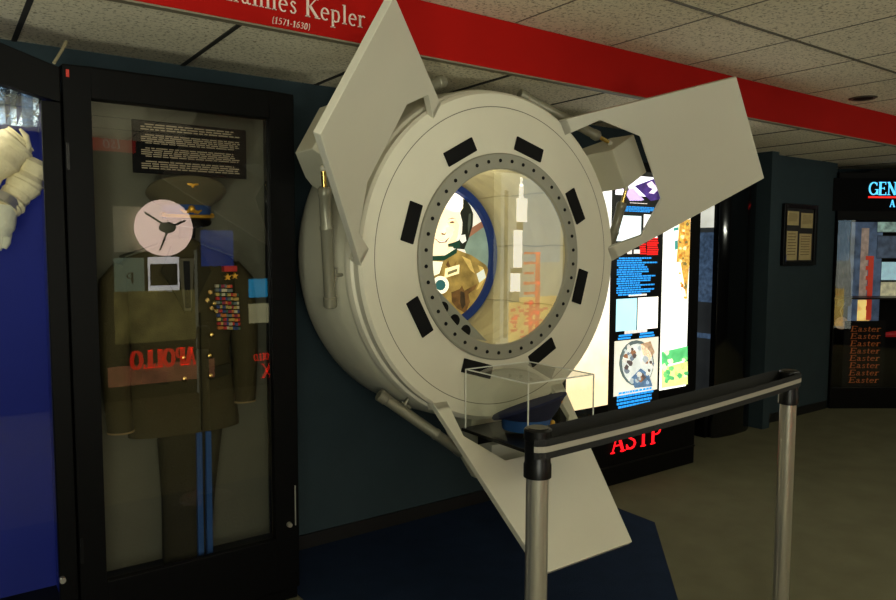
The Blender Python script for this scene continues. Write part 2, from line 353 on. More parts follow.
for k in range(40):
    a = 2*PI*(k+.5)/40; cx, cz = mc.x+.425*math.cos(a), mc.z+.425*math.sin(a)
    m = MB(); m.lathe([(.0001, Y0-.019), (.0075, Y0-.019), (.0085, Y0-.0155)], (cx, 0, cz), n=10); m.build('bolt', M_blackm, wr)
m = MB(); m.disc(mc, .389, Y0-.006, 96); m.build('window_glass', M_wglass, mod)
for k in range(8):
    ph = 28.5+45*k; m = MB()
    m.prism([pol(.507-.031, -.083, Y0+.001, ph), pol(.507+.031, -.083, Y0+.001, ph), pol(.507+.031, .083, Y0+.001, ph), pol(.507-.031, .083, Y0+.001, ph)], (0, -.010, 0))
    note(m.build('rubber_pad', M_blackm, mod, bevel=.003), 'black rectangular pad')
# tunnel behind the window: quilted cream liner
M_quilt = mat('cream_quilt', s(196, 188, 150), .8, bump=.6, bscale=14, var=.08, vscale=5)
m = MB(); n = 120; prof = []
for i in range(25):
    prof.append((.386+.010*abs(math.sin(i*PI/4.8))+.004, Y0+.006+i*(2.985-Y0-.006)/24))
m.lathe(prof, mc, n=n); m.build('tunnel_liner', M_quilt, mod, True, angle=60)
for ph in (-36, 8, 50, 94, 135):   # stitched seams running down the tunnel
    m = MB(); m.tube([pol(.388, 0, Y0+.01+j*.03, ph+.5*math.sin(j*.7)) for j in range(18)], .0022, 6)
    m.build('liner_seam', mat('quilt_seam', s(165, 158, 122), .9), mod, True)
# a grey plate with three round ports low on the left inside the window
a, b = at(429, 280, Y0+.05), at(486, 350, Y0+.05)
A1, A2 = math.atan2(a.z-mc.z, a.x-mc.x), math.atan2(b.z-mc.z, b.x-mc.x)
if A1 > 0: A1 -= 2*PI
pts = [(mc.x+.38*math.cos(A1+(A2-A1)*i/14), Y0+.05, mc.z+.38*math.sin(A1+(A2-A1)*i/14)) for i in range(15)]
m = MB(); m.prism(pts, (0, .01, 0)); pl = m.build('port_plate', mat('plate_grey', s(150, 152, 138), .5), mod)
for q in ((443.5, 308), (455, 320.5), (466, 331)):
    p = at(*q, Y0+.048); m = MB(); m.lathe([(.0001, Y0+.0475), (.026, Y0+.0475), (.029, Y0+.052)], p, n=24); note(m.build('port', M_blackm, pl), 'round black port hole')
# blue hatch rim
YH = 2.99
m = MB(); m.lathe([(.345, YH-.01), (.352, YH-.03), (.385, YH-.035), (.395, YH-.01)], mc, n=96)
note(m.build('hatch_rim', mat('blue_hatch_rim', s(14, 52, 128), .45, emit=.05), mod, True), 'bright blue rim around the portrait')
m = MB(); m.disc(mc, .41, YH+.004); m.build('hatch_back', M_dark, mod)
# guide petals
rho0, th0, Lp, w1, w2 = .5975, math.radians(44), .806, .3825, .2515
def ppt(l, t_, ph, up_=0):
    a = math.radians(ph); rad = Vector((math.cos(a), 0, math.sin(a))); tt = Vector((-math.sin(a), 0, math.cos(a)))
    u = rad*math.cos(th0)+Vector((0, -math.sin(th0), 0)); nn = u.cross(tt)
    return Vector(mc)+rad*rho0+Vector((0, .012, 0))+u*l+tt*t_+nn*up_
out = [(0, -w1), (Lp, -w2), (Lp, w2), (0, w1), (0, .305), (.19, .308), (.335, .165), (.335, -.165), (.19, -.308), (0, -.305)]
for ph in (30.2, 150.2, 270.2):
    # inner face at 0, back face away from the hub
    nn = (ppt(0, 0, ph, 1)-ppt(0, 0, ph)); sgn = 1 if nn.y > 0 else -1
    m = MB()
    F = [ppt(l, t_, ph) for l, t_ in out]; B = [ppt(l, t_, ph, sgn*.026) for l, t_ in out]
    vs = F+B; N = 10
    q = [(0, 1, 8, 9), (1, 7, 8), (1, 2, 6, 7), (2, 5, 6), (2, 3, 4, 5)]
    fs = [f for f in q]+[tuple(i+N for i in reversed(f)) for f in q]+[(i, (i+1) % N, (i+1) % N+N, i+N) for i in range(N)]
    m.add(vs, fs); pt = m.build('guide_petal', M_petal, mod, bevel=.002)
    for sg in (-1, 1):   # stiffening foot at the root of each leg, standing on the flange
        m = MB(); m.hexa([ppt(-.005, sg*.31, ph), ppt(-.005, sg*.378, ph), ppt(.05, sg*.374, ph), ppt(.05, sg*.31, ph),
                          pol(rho0, sg*.31, Y0+.05, ph), pol(rho0, sg*.375, Y0+.05, ph), pol(rho0+.05, sg*.37, Y0+.05, ph), pol(rho0+.05, sg*.31, Y0+.05, ph)])
        m.build('petal_foot', M_white, pt)
    # wedge bracket behind the petal
    m = MB(); yb, yf = 2.78, 2.50
    pr = [(.66, 2.56), (.81, 2.56), (.83, 2.41), (1.01, 2.41), (1.01, 2.56), (.87, 2.74), (.82, yb), (.66, yb)]
    V = [pol(r_, tt_, y_, ph) for tt_ in (-.09, .12) for (r_, y_) in pr]
    k = len(pr); m.add(V, [tuple(range(k)), tuple(range(2*k-1, k-1, -1))]+[(i, (i+1) % k, (i+1) % k+k, i+k) for i in range(k)])
    br = m.build('wedge_bracket', M_white2, mod, bevel=.004)
    # two shock-absorber struts per petal
    for sg in (-1, 1):
        p0 = pol(.90, sg*.145, 2.49, ph); p1 = pol(.575, sg*.555, 2.60, ph); d = (p1-p0).normalized(); LL = (p1-p0).length
        m = MB(); prf = [(0.05, .019), (.06, .026), (.085, .026), (.09, .023), (.2, .023), (.205, .026), (.215, .026), (.22, .0235), (LL-.045, .0235), (LL-.04, .0275), (LL-.004, .0275), (LL, .024)]
        m.tube([p0+d*x for x, _ in prf], [r_ for _, r_ in prf], 24)
        ac = m.build('damper', M_act, mod, True)
        m = MB(); m.tube([p0-d*.02, p0+d*.055], .010, 12); note(m.build('damper_rod', M_brass, ac, True), 'thin brass coloured rod end')
        m = MB(); m.blob(p0-d*.02, (.014, .014, .014)); m.build('rod_eye', M_white, ac, True)
        q = p0+d*(LL*.76); cen = Vector((mc.x, q.y, mc.z)); inn = (cen-q).normalized()
        m = MB(); m.tube([q+inn*.015, q+inn*.06], .007, 8); m.tube([q+inn*.03-d*.03, q+inn*.03+d*.02], .006, 8); m.build('clip', M_act, ac)

# portrait inside the hatch
po = thing('portrait_photograph', 'round backlit portrait of a smiling man in headset and brown flight jacket', 'photograph', (mc.x, YH, mc.z))
class Pic:
    """flat printed picture: coloured shapes layered a millimetre apart on the plane y=Y; circle clip optional"""
    def __init__(s_, Y, parent, conv, clip=None): s_.Y = Y; s_.p = parent; s_.c = conv; s_.k = 0; s_.clip = clip
    def shape(s_, name, pts, m):
        q = [s_.c(*p) for p in pts]; q2 = [(v.x, v.z) for v in q]
        if s_.clip: q2 = clipc(q2, s_.clip[0], s_.clip[1])
        if len(q2) < 3: return
        s_.k += 1; y = s_.Y-.0008*s_.k
        mb = MB(); mb.nrm = False; mb.poly([(a_, y, b_) for a_, b_ in q2]); return mb.build(name, m, s_.p)
def em(name, c, e=1.0, var=0, vs=10): return mat(name, c, .5, emit=e, var=var, vscale=vs)
Yp = YH-.002
pc = Pic(Yp, po, lambda X, Y: at(410+X/3.53, 180+Y/3.53, Yp), ((mc.x, mc.z), .352))
pc.shape('print_background', [(-600, -300), (600, -300), (600, 800), (-600, 800)], em('portrait_backdrop', s(225, 222, 205), 1.0))
pc.shape('seat', [(180, 190), (270, 150), (330, 200), (330, 330), (215, 300), (190, 240)], em('portrait_seat', s(120, 140, 125), .8, .2))
pc.shape('strap', [(182, 190), (262, 140), (275, 155), (190, 215)], em('portrait_strap', s(150, 105, 80), .7))
pc.shape('hood', [(186, 66), (198, 72), (212, 92), (222, 120), (220, 160), (206, 205), (190, 245), (160, 242), (182, 190), (184, 150), (176, 118), (180, 98), (186, 84)], em('portrait_hood', s(24, 30, 22), .8))
pc.shape('face', [(-10, 110), (30, 50), (85, 20), (140, 30), (182, 72), (186, 98), (172, 118), (174, 150), (168, 190), (160, 225), (138, 258), (95, 272), (40, 265), (0, 215), (-15, 160)], em('portrait_skin', s(252, 232, 196), 1.1, .04, 9))
pc.shape('cap_panel', [(-12, 110), (30, 45), (85, 15), (145, 28), (184, 66), (186, 86), (176, 112), (150, 110), (120, 95), (60, 95)], em('portrait_cap', s(255, 250, 235), 1.4))
pc.shape('shading', [(128, 150), (160, 140), (172, 160), (166, 200), (150, 232), (128, 250), (135, 215), (150, 190)], em('portrait_shade', s(250, 222, 178), 1.15))
dk = em('portrait_dark', s(104, 74, 54), .8)
for nm, pp in (('eye', [(137, 149), (147, 145), (156, 149), (149, 153), (140, 153)]), ('eyebrow', [(130, 139), (146, 133), (160, 138), (146, 136)]),
               ('eye', [(66, 158), (78, 152), (90, 156), (80, 163), (70, 163)]), ('eyebrow', [(60, 148), (76, 141), (92, 146), (76, 145)]),
               ('smile', [(82, 206), (100, 214), (124, 212), (136, 202), (124, 220), (100, 222)]), ('nose_line', [(106, 186), (118, 190), (124, 182), (120, 194), (108, 193)])):
    pc.shape(nm, pp, dk)
pc.shape('teeth', [(88, 210), (102, 215), (124, 213), (120, 217), (102, 219)], em('portrait_teeth', s(250, 245, 235), 1.1))
pc.shape('headset_cup', [(172, 196), (190, 192), (194, 215), (180, 224), (172, 214)], em('portrait_cup', s(225, 225, 215), 1))
gr = em('portrait_green', s(18, 60, 44), .8)
pc.shape('microphone', [(128, 226), (150, 220), (170, 212), (172, 240), (150, 242), (146, 236), (130, 236)], gr)
pc.shape('jacket', [(-80, 330), (0, 290), (75, 272), (112, 285), (160, 246), (212, 266), (262, 300), (290, 350), (300, 500), (190, 560), (0, 560), (-100, 480)], em('portrait_jacket', s(142, 118, 60), .85, .5, 12))
fd = em('portrait_fold', s(96, 68, 34), .8, .4, 30)
pc.shape('jacket_fold', [(140, 396), (170, 384), (178, 372), (186, 390), (212, 376), (232, 366), (222, 386), (200, 402), (206, 430), (190, 470), (160, 452), (142, 430)], fd)
pc.shape('jacket_fold', [(172, 392), (186, 396), (190, 440), (178, 456), (170, 430)], em('portrait_fold3', s(52, 40, 26), .7, .3, 30))
pc.shape('jacket_fold', [(150, 296), (158, 286), (150, 330), (142, 352), (144, 320)], em('portrait_fold4', s(124, 96, 44), .85, .2, 20))
pc.shape('jacket_fold', [(120, 300), (128, 282), (134, 300), (140, 320), (132, 312)], fd)
pc.shape('jacket_light', [(176, 268), (206, 282), (222, 330), (206, 318), (190, 292)], em('portrait_light', s(186, 160, 88), 1.0, .2, 20))
pc.shape('jacket_light', [(232, 300), (250, 308), (262, 340), (240, 380), (226, 388), (246, 340)], em('portrait_light', s(186, 160, 88), 1.0, .2, 20))
pc.shape('hood_light', [(200, 120), (208, 118), (206, 160), (198, 190), (196, 160)], em('portrait_hood2', s(70, 78, 66), .8))
pc.shape('cheek', [(118, 168), (142, 164), (150, 176), (138, 196), (120, 190)], em('portrait_cheek', s(255, 226, 190), 1.2))
pc.shape('collar', [(30, 262), (72, 268), (115, 266), (160, 238), (156, 258), (112, 284), (70, 284), (28, 276)], gr)
pc.shape('scarf', [(40, 284), (108, 288), (95, 330), (70, 340), (40, 330)], em('portrait_scarf', s(235, 230, 205), 1.1))
pc.shape('name_patch', [(116, 312), (166, 298), (164, 330), (112, 346)], em('portrait_patch', s(238, 228, 176), 1.1))
pc.shape('patch_writing', [(124, 324), (158, 312), (157, 322), (123, 335)], em('portrait_ink', s(120, 110, 70), .8))
pc.shape('round_patch', [(98+30*math.cos(k*PI/8), 370+32*math.sin(k*PI/8)) for k in range(16)], em('portrait_patch2', s(240, 238, 215), 1.1))
pc.shape('patch_center', [(98+18*math.cos(k*PI/6), 370+19*math.sin(k*PI/6)) for k in range(12)], em('portrait_patch3', s(40, 92, 92), .9))
pc.shape('shoulder_patch', [(224, 330), (250, 314), (257, 344), (234, 362)], em('portrait_patch4', s(206, 212, 196), 1))

# ------------------------------------------------------------------ acrylic case and cap on the shelf in front of the flange
bx0, bx1, by0, by1, bz0, bz1 = 1.842, 2.205, 2.03, 2.43, .715, .972
t = thing('acrylic_display_case', 'clear acrylic box on a thin black base holding a blue cap', 'display case', (2.02, 2.44, .7))
m = MB(); m.box((bx0-.012, by0-.012, bz0-.014), (bx1+.012, by1+.015, bz0)); m.build('base_plate', M_black, t, bevel=.002)
for xx in (bx0+.08, bx1-.11):
    m = MB(); m.prism([(xx, by0+.2, bz0-.014), (xx, 2.445, bz0-.014), (xx, 2.445, bz0-.09)], (.012, 0, 0)); m.build('shelf_bracket', M_blackm, t)
m = MB(); m.nrm = False
m.poly([(bx0, by0, bz0), (bx1, by0, bz0), (bx1, by0, bz1), (bx0, by0, bz1)]); m.poly([(bx0, by1, bz0), (bx1, by1, bz0), (bx1, by1, bz1), (bx0, by1, bz1)])
m.poly([(bx0, by0, bz0), (bx0, by1, bz0), (bx0, by1, bz1), (bx0, by0, bz1)]); m.poly([(bx1, by0, bz0), (bx1, by1, bz0), (bx1, by1, bz1), (bx1, by0, bz1)])
m.poly([(bx0, by0, bz1), (bx1, by0, bz1), (bx1, by1, bz1), (bx0, by1, bz1)]); cv = m.build('acrylic_cover', M_acr, t)
m = MB(); e = .0022
for (x, y) in ((bx0, by0), (bx1, by0), (bx0, by1), (bx1, by1)): m.box((x-e, y-e, bz0), (x+e, y+e, bz1))
for y in (by0, by1): m.box((bx0, y-e, bz1-e), (bx1, y+e, bz1+e))
for x in (bx0, bx1): m.box((x-e, by0, bz1-e), (x+e, by1, bz1+e))
note(m.build('polished_edge', M_acre, cv), 'pale polished edges of the acrylic')

def peaked_cap(name, label, c, face, crown_m, band_m, sc=1., tilt=.28, fs_=1.):
    """officer's cap; face = heading of the visor in degrees; crown rises at the front"""
    t = thing(name, label, 'cap', c); a0 = math.radians(face)
    fx, fy = math.cos(a0), math.sin(a0)
    def P(f, l, z): return Vector((c[0]+(fx*f*fs_-fy*l)*sc, c[1]+(fy*f*fs_+fx*l)*sc, c[2]+z*sc))
    def ring(rf, rl, z, tl, n=40, f0=0): return [P(f0+rf*math.cos(2*PI*k/n), rl*math.sin(2*PI*k/n), z+tl*rf*math.cos(2*PI*k/n)) for k in range(n)]
    def loft(rings, cap0=False, cap1=False):
        mb = MB(); n = len(rings[0]); vs = [v for r in rings for v in r]; fs = []
        for i in range(len(rings)-1):
            for k in range(n): fs.append((i*n+k, i*n+(k+1) % n, (i+1)*n+(k+1) % n, (i+1)*n+k))
        if cap0: fs.append(tuple(range(n-1, -1, -1)))
        if cap1: fs.append(tuple((len(rings)-1)*n+k for k in range(n)))
        return mb.add(vs, fs)
    loft([ring(.098, .080, 0, 0), ring(.100, .082, .004, 0), ring(.101, .083, .044, .02), ring(.098, .08, .048, .02)]).build('band', band_m, t, True)
    loft([ring(.099, .081, .044, .03), ring(.118, .100, .062, .14, f0=.004), ring(.142, .128, .083, tilt, f0=.008), ring(.150, .136, .092, tilt, f0=.01), ring(.146, .132, .100, tilt, f0=.01),
          ring(.10, .09, .104, tilt, f0=.01), ring(.04, .035, .103, tilt, f0=.01)], cap1=True).build('crown', crown_m, t, True, angle=60)
    mb = MB()   # visor crescent, sloping down
    n = 20; vs = []
    for k in range(n+1):
        a = math.radians(-68+136*k/n); ca, sa = math.cos(a), math.sin(a); e_ = .045*max(0, math.cos(a*90/68))**.7
        vs += [P(.099*ca, .081*sa, .006), P((.099+e_)*ca, (.081+e_*.5)*sa, .004-e_*.72), P((.099+e_)*ca, (.081+e_*.5)*sa, .001-e_*.72), P(.097*ca, .079*sa, .002)]
    fs = []
    for k in range(n):
        for j in range(4): fs.append((4*k+j, 4*k+(j+1) % 4, 4*(k+1)+(j+1) % 4, 4*(k+1)+j))
    mb.add(vs, fs).build('visor', mat('patent_black', s(8, 8, 9), .12), t, True)
    mb = MB(); mb.tube([P(.106*math.cos(math.radians(a)), .088*math.sin(math.radians(a)), .012-.004*math.cos(math.radians(a))) for a in range(-70, 71, 7)], .006*sc, 8)
    for sg in (-1, 1): mb.blob(P(.104*math.cos(math.radians(72)), sg*.086*math.sin(math.radians(72)), .013), (.009*sc,)*3, 10, 6)
    note(mb.build('chin_cord', M_gold, t, True), 'gold chin cord above the visor')
    mb = MB(); mb.blob(P(.105, 0, .033), (.012*sc, .012*sc, .013*sc)); 
    for sg in (-1, 1): mb.tube([P(.104, sg*.008, .026), P(.100, sg*.022, .022), P(.094, sg*.036, .030)], [.007*sc, .006*sc, .002*sc], 8)
    note(mb.build('cockade', M_gold, t, True), 'gold cockade with leaf sprays')
    mb = MB(); q = lambda l, z: P(.137+.012*(z-.07)/.02+.001-abs(l)*.35, l, z+tilt*.13)
    mb.blob(q(0, .072), (.006*sc, .006*sc, .008*sc))
    for sg in (-1, 1): mb.tube([q(0, .074), q(sg*.015, .078), q(sg*.03, .082)], [.005*sc, .005*sc, .0015*sc], 8)
    note(mb.build('wing_badge', M_gold, t, True), 'small gold wing badge on the crown front')
    return t
peaked_cap('peaked_cap', 'dark navy peaked cap with light blue band and gold badges in the acrylic box', (2.010, 2.225, bz0+.016), -58,
           mat('navy_cap_cloth', s(11, 19, 62), .9), mat('sky_band', s(26, 76, 136), .8), sc=1.06, tilt=.38)

# ------------------------------------------------------------------ stanchions and belt
HS = 1.03; _a, _b = atz(538, 428, HS), atz(789.5, 370.5, HS); st = [(_a.x, _a.y), (_b.x, _b.y)]
def stanchion(x, y, label, zb=0.):
    t = thing('stanchion', label, 'stanchion', (x, y, 0), 'barrier stanchions before the module'); t.location.z = 0
    m = MB(); m.lathe([(.0001, zb), (.15, zb), (.155, .010), (.15, .016), (.10, .022), (.05, .03), (.04, .04), (.0001, .04)], (x, y, 0), 'Z', 48); m.build('base', M_black, t, True)
    m = MB(); n = 64; vs = []; fs = []
    for z in (.035, .905):
        for k in range(n):
            a = 2*PI*k/n; r = .0295-(.0022 if k % 16 in (0, 1) else 0); vs.append((x+r*math.cos(a), y+r*math.sin(a), z))
    fs = [(k, (k+1) % n, (k+1) % n+n, k+n) for k in range(n)]; m.add(vs, fs); m.build('post', M_steel, t, True, angle=50)
    m = MB(); m.lathe([(.031, .900), (.0365, .902), (.0365, .935), (.034, .94), (.034, .998), (.0365, 1.002), (.0365, 1.026), (.033, 1.03), (.0001, 1.03)], (x, y, 0), 'Z', 48); hd = m.build('belt_head', M_black, t, True, angle=30)
    m = MB(); m.lathe([(.026, 1.0305), (.027, 1.0325), (.0001, 1.0325)], (x, y, 0), 'Z', 32); m.build('cap_disc', mat('dark_grey_plastic', s(48, 47, 42), .35), hd, True)
    return t
stanchion(*st[0], 'nearer silver stanchion with black head, standing before the acrylic box', .0065)
stanchion(*st[1], 'farther silver stanchion at the right end of the belt, on taupe carpet')
tb = thing('barrier_belt', 'black barrier belt with grey centre stripe strung between two stanchions', 'barrier belt', (2.07, 1.48, .94))
def belt_path(sag, off):
    (x0, y0), (x1, y1) = st; d = Vector((x1-x0, y1-y0, 0)).normalized(); nn = Vector((d.y, -d.x, 0)) # toward camera side
    P = []
    for k in range(7):
        a = math.radians(180-180*.5*k/6); c_ = d*math.cos(a)+nn*math.sin(a); P.append(Vector((x0, y0, .010))+c_*off) if k >= 2 else None
    for k in range(1, 24):
        t = k/24; q = Vector((x0, y0, 0)).lerp(Vector((x1, y1, 0)), t)+nn*off; q.z = .010+t*.014-sag*4*t*(1-t); P.append(q)
    for k in range(10):
        a = math.radians(90-180*k/9); P.append(Vector((x1, y1, .024))+(d*math.cos(a)+nn*math.sin(a))*off)
    for k in range(1, 24):
        t = 1-k/24; q = Vector((x0, y0, 0)).lerp(Vector((x1, y1, 0)), t)-nn*off; q.z = .010+t*.014-sag*.5*4*t*(1-t)+.006; P.append(q)
    return P
def ribbon(P, z0, z1, th):
    mb = MB(); vs = []; fs = []
    for i, p in enumerate(P):
        a = P[max(i-1, 0)]; b = P[min(i+1, len(P)-1)]; t = (b-a); t.z = 0; t.normalize(); n_ = Vector((t.y, -t.x, 0))
        zz = Vector((0, 0, 1))
        vs += [p+n_*th+zz*z0, p+n_*th+zz*z1, p-n_*th+zz*z1, p-n_*th+zz*z0]
    for i in range(len(P)-1):
        for j in range(4): fs.append((4*i+j, 4*i+(j+1) % 4, 4*(i+1)+(j+1) % 4, 4*(i+1)+j))
    fs += [(0, 1, 2, 3), tuple(4*(len(P)-1)+j for j in (3, 2, 1, 0))]
    return mb.add(vs, fs)
Pb = belt_path(.008, .040)
ribbon(Pb, .948, 1.000, .0009).build('webbing', mat('black_webbing', s(15, 15, 15), .8, bump=.3, bscale=400), tb)
note(ribbon(belt_path(.008, .041)[:36], .966, .981, .0012).build('stripe', mat('grey_stripe', s(150, 145, 132), .7), tb), 'pale grey stripe along the belt')

# ------------------------------------------------------------------ ASTP lightbox
YA = 2.97
def A(x, y, Y=YA): return at(x, y, Y)
ax0, ax1, az1 = 2.93, 4.25, 2.03
lb = thing('lightbox_display', 'tall black lightbox with glowing photo panels, blue text column and red ASTP letters', 'lightbox', (3.6, 3.1, 0))
m = MB(); m.box((ax0, YA, 0), (ax1, YW-.015, az1)); m.build('cabinet', M_frame, lb, bevel=.004)
m = MB(); m.box((ax0, YA-.008, .40), (ax1, YA, .43)); m.box((ax0, YA-.008, .12), (ax1, YA, .13)); m.build('front_trim', M_black, lb)
m = MB(); p = A(691, 464); m.blob((ax1-.02, YA+.02, .012), (.02, .02, .012)); m.build('levelling_foot', M_steel, lb)
class LPic(Pic): pass
def white(n_, e_=2.0, c=(1, .98, .90)): return mat(n_, c, .5, emit=e_)
lp = Pic(YA-.001, lb, lambda x, y: A(x, y))
# left photo panel, bleached by its lamp
xl, xm0, xm1, xr = 2.99, A(609, 330).x, A(660.5, 330).x, A(687.5, 320).x
zb, zt = .555, 1.97
def W(x, z): return Vector((x, YA, z))
def quadw(name, x0, x1, z0, z1, mm, par=lb, lay=1):
    y = YA-.0012*lay; mb = MB(); mb.nrm = False; mb.poly([(x0, y, z0), (x1, y, z0), (x1, y, z1), (x0, y, z1)]); return mb.build(name, mm, par)
Lm = bpy.data.materials.new('left_photo'); Lm.use_nodes = True; nt = Lm.node_tree; b = nt.nodes['Principled BSDF']; b.inputs['Base Color'].default_value = (0, 0, 0, 1)
tc = nt.nodes.new('ShaderNodeTexCoord'); sx = nt.nodes.new('ShaderNodeSeparateXYZ'); nt.links.new(tc.outputs['Object'], sx.inputs[0])
nz = nt.nodes.new('ShaderNodeTexNoise'); nz.inputs['Scale'].default_value = 9; nt.links.new(tc.outputs['Object'], nz.inputs['Vector'])
ad = nt.nodes.new('ShaderNodeMath'); ad.operation = 'MULTIPLY_ADD'; ad.inputs[1].default_value = .25; nt.links.new(nz.outputs['Fac'], ad.inputs[0]); ml = nt.nodes.new('ShaderNodeMath'); ml.operation = 'MULTIPLY'; ml.inputs[1].default_value = .6; nt.links.new(sx.outputs['Z'], ml.inputs[0]); nt.links.new(ml.outputs[0], ad.inputs[2])
rp = nt.nodes.new('ShaderNodeValToRGB'); rp.color_ramp.elements[0].position = .50; rp.color_ramp.elements[0].color = (1, .78, .42, 1); rp.color_ramp.elements[1].position = .95; rp.color_ramp.elements[1].color = (1, .98, .90, 1)
nt.links.new(ad.outputs[0], rp.inputs['Fac']); nt.links.new(rp.outputs['Color'], b.inputs['Emission Color']); b.inputs['Emission Strength'].default_value = 1.5
quadw('photo_panel', xl, xm0, zb-.03, zt, Lm)
quadw('text_column', xm0+.004, xm1-.004, .47, zt, mat('column_black', s(6, 7, 10), .3))
rpn = quadw('photo_panel', xm1, xr, zb, zt, em('right_photo', (.96, .99, .84), 1.35, .12, 7))
def cquad(name, x0, y0, x1, y1, mm, lay=2, sc=5., ox=590, oy=180):
    a = A(ox+x0/sc, oy+y0/sc); c_ = A(ox+x1/sc, oy+y1/sc); return quadw(name, a.x, c_.x, min(a.z, c_.z), max(a.z, c_.z), mm, lb, lay)
# upper part of the column
cquad('nebula_photo', 128, -30, 355, 88, em('nebula_white', s(250, 246, 255), 1.6, .05))
lp.k = 4
lp.shape('nebula_shade', [(634, 186), (661, 176), (661, 199), (650, 201)], em('nebula_purple', s(72, 48, 120), 1.0, .5, 20))
lp.shape('galaxy_swirl', [(646, 184), (651, 181), (655, 186), (657, 190), (653, 194), (648, 193), (652, 189), (648, 187)], em('galaxy', s(250, 215, 235), 1.4, .2, 40))
for i in range(5):
    a_ = i*2.5; lp.shape('light_ray', [(622+i*2, 189), (624+i*2, 188.5), (633+a_, 200), (629+a_, 201)], em('ray_lilac', s(205, 180, 235), 1.3))
def tquad(x0, y0, x1, y1, rows, mm, seed, ox=590, oy=180, sc=5., name='text_block', rg=.2):
    a = A(ox+x0/sc, oy+y0/sc); c_ = A(ox+x1/sc, oy+y1/sc); mb = MB(); z1, z0 = a.z, c_.z; y = YA-.0015
    textlines(mb, (a.x, y, z1), (c_.x, y, z1), (c_.x, y, z0), (a.x, y, z0), rows, (0, -1, 0), seed=seed, ragged=rg); return mb.build(name, mm, lb)
bt = em('blue_text', s(40, 150, 235), 1.3); rtx = em('red_text', s(235, 30, 28), 1.3); wt = em('white_text', s(235, 225, 215), 1.2)
tquad(195, 112, 285, 122, 1, wt, 3, rg=.01, name='heading'); tquad(138, 128, 330, 166, 4, bt, 4)
cquad('pale_photo', 133, 176, 252, 306, em('pale_cyan', s(232, 250, 250), 1.5)); cquad('pale_photo', 268, 172, 335, 290, em('pale_cream', s(250, 248, 240), 1.6))
tquad(248, 318, 282, 375, 5, rtx, 5); tquad(285, 288, 340, 378, 8, rtx, 6, rg=.1)
cquad('white_emblem', 185, 345, 208, 370, wt); cquad('white_emblem', 218, 348, 248, 368, wt)
tquad(135, 388, 335, 572, 17, bt, 7, rg=.5); tquad(188, 573, 282, 582, 1, wt, 8, rg=.01, name='heading')
z2 = dict(ox=560, oy=260, sc=2.727)
cquad('sky_photo', 153, 107, 207, 190, em('sky_photo', s(175, 228, 240), 1.3, .1, 6), **z2); cquad('cream_photo', 212, 103, 265, 185, em('cream_photo', s(252, 248, 232), 1.6), **z2)
tquad(173, 194, 237, 200, 1, wt, 9, name='heading', rg=.01, **z2); tquad(158, 205, 200, 216, 2, bt, 10, **z2); tquad(216, 199, 258, 210, 2, bt, 11, **z2)
cquad('crew_photo', 148, 222, 264, 352, em('crew_ground', s(215, 210, 190), 1.3, .1, 12), **z2)
lp.k = 3
ell = lambda cx, cy, rx, ry, n=20: [(cx+rx*math.cos(2*PI*k/n), cy+ry*math.sin(2*PI*k/n)) for k in range(n)]
lp.shape('globe_ring', ell(636, 363, 17.5, 23), em('globe_grey', s(96, 110, 108), .9, .3, 30)); lp.shape('globe', ell(637, 364, 15.5, 20.5), em('globe_pale', s(205, 210, 200), 1.2, .15, 18))
rnd = random.Random(31)
def splotch(name, x0, y0, x1, y1, n, cols, e_, r0=1.2, r1=3.2, skew=0.):
    for i in range(n):
        cx_, cy_ = rnd.uniform(x0, x1), rnd.uniform(y0, y1); cy_ += (cx_-x0)*skew; c_ = rnd.choice(cols); ra = rnd.uniform(r0, r1)
        lp.k = 5+i % 7
        lp.shape(name, [(cx_+ra*rnd.uniform(.5, 1)*math.cos(k*PI/4), cy_+ra*rnd.uniform(.5, 1.1)*math.sin(k*PI/4)) for k in range(8)], em('%s_%d_%d_%d' % ((name,)+c_), s(*c_), e_))
splotch('photo_detail', 624, 346, 652, 384, 38, [(150, 105, 75), (225, 220, 205), (120, 130, 140), (180, 190, 190), (90, 80, 76), (235, 215, 190)], 1.0, 1.5, 4)
splotch('foliage_detail', 679, 222, 687, 300, 30, [(222, 170, 80), (190, 120, 40), (240, 225, 170), (120, 110, 60)], 1.2, 1, 2.6)
splotch('grass_detail', 663, 352, 685, 382, 22, [(120, 210, 120), (200, 225, 130), (240, 245, 200), (90, 180, 110)], 1.2, 2, 4, -.25)
lp.k = 3
lp.shape('crew_figure', [(628, 352), (635, 346), (640, 350), (644, 360), (640, 366), (630, 362)], em('crew_brown', s(140, 100, 72), .9, .4, 50))
lp.shape('crew_figure', [(640, 344), (650, 341), (654, 352), (648, 362), (642, 354)], em('crew_tan', s(182, 150, 118), 1, .3, 50))
lp.shape('crew_arm', [(630, 378), (640, 368), (648, 374), (652, 386), (634, 388)], em('crew_blue', s(90, 120, 150), 1, .3, 30))
tquad(155, 362, 255, 390, 5, bt, 12, rg=.15, **z2)
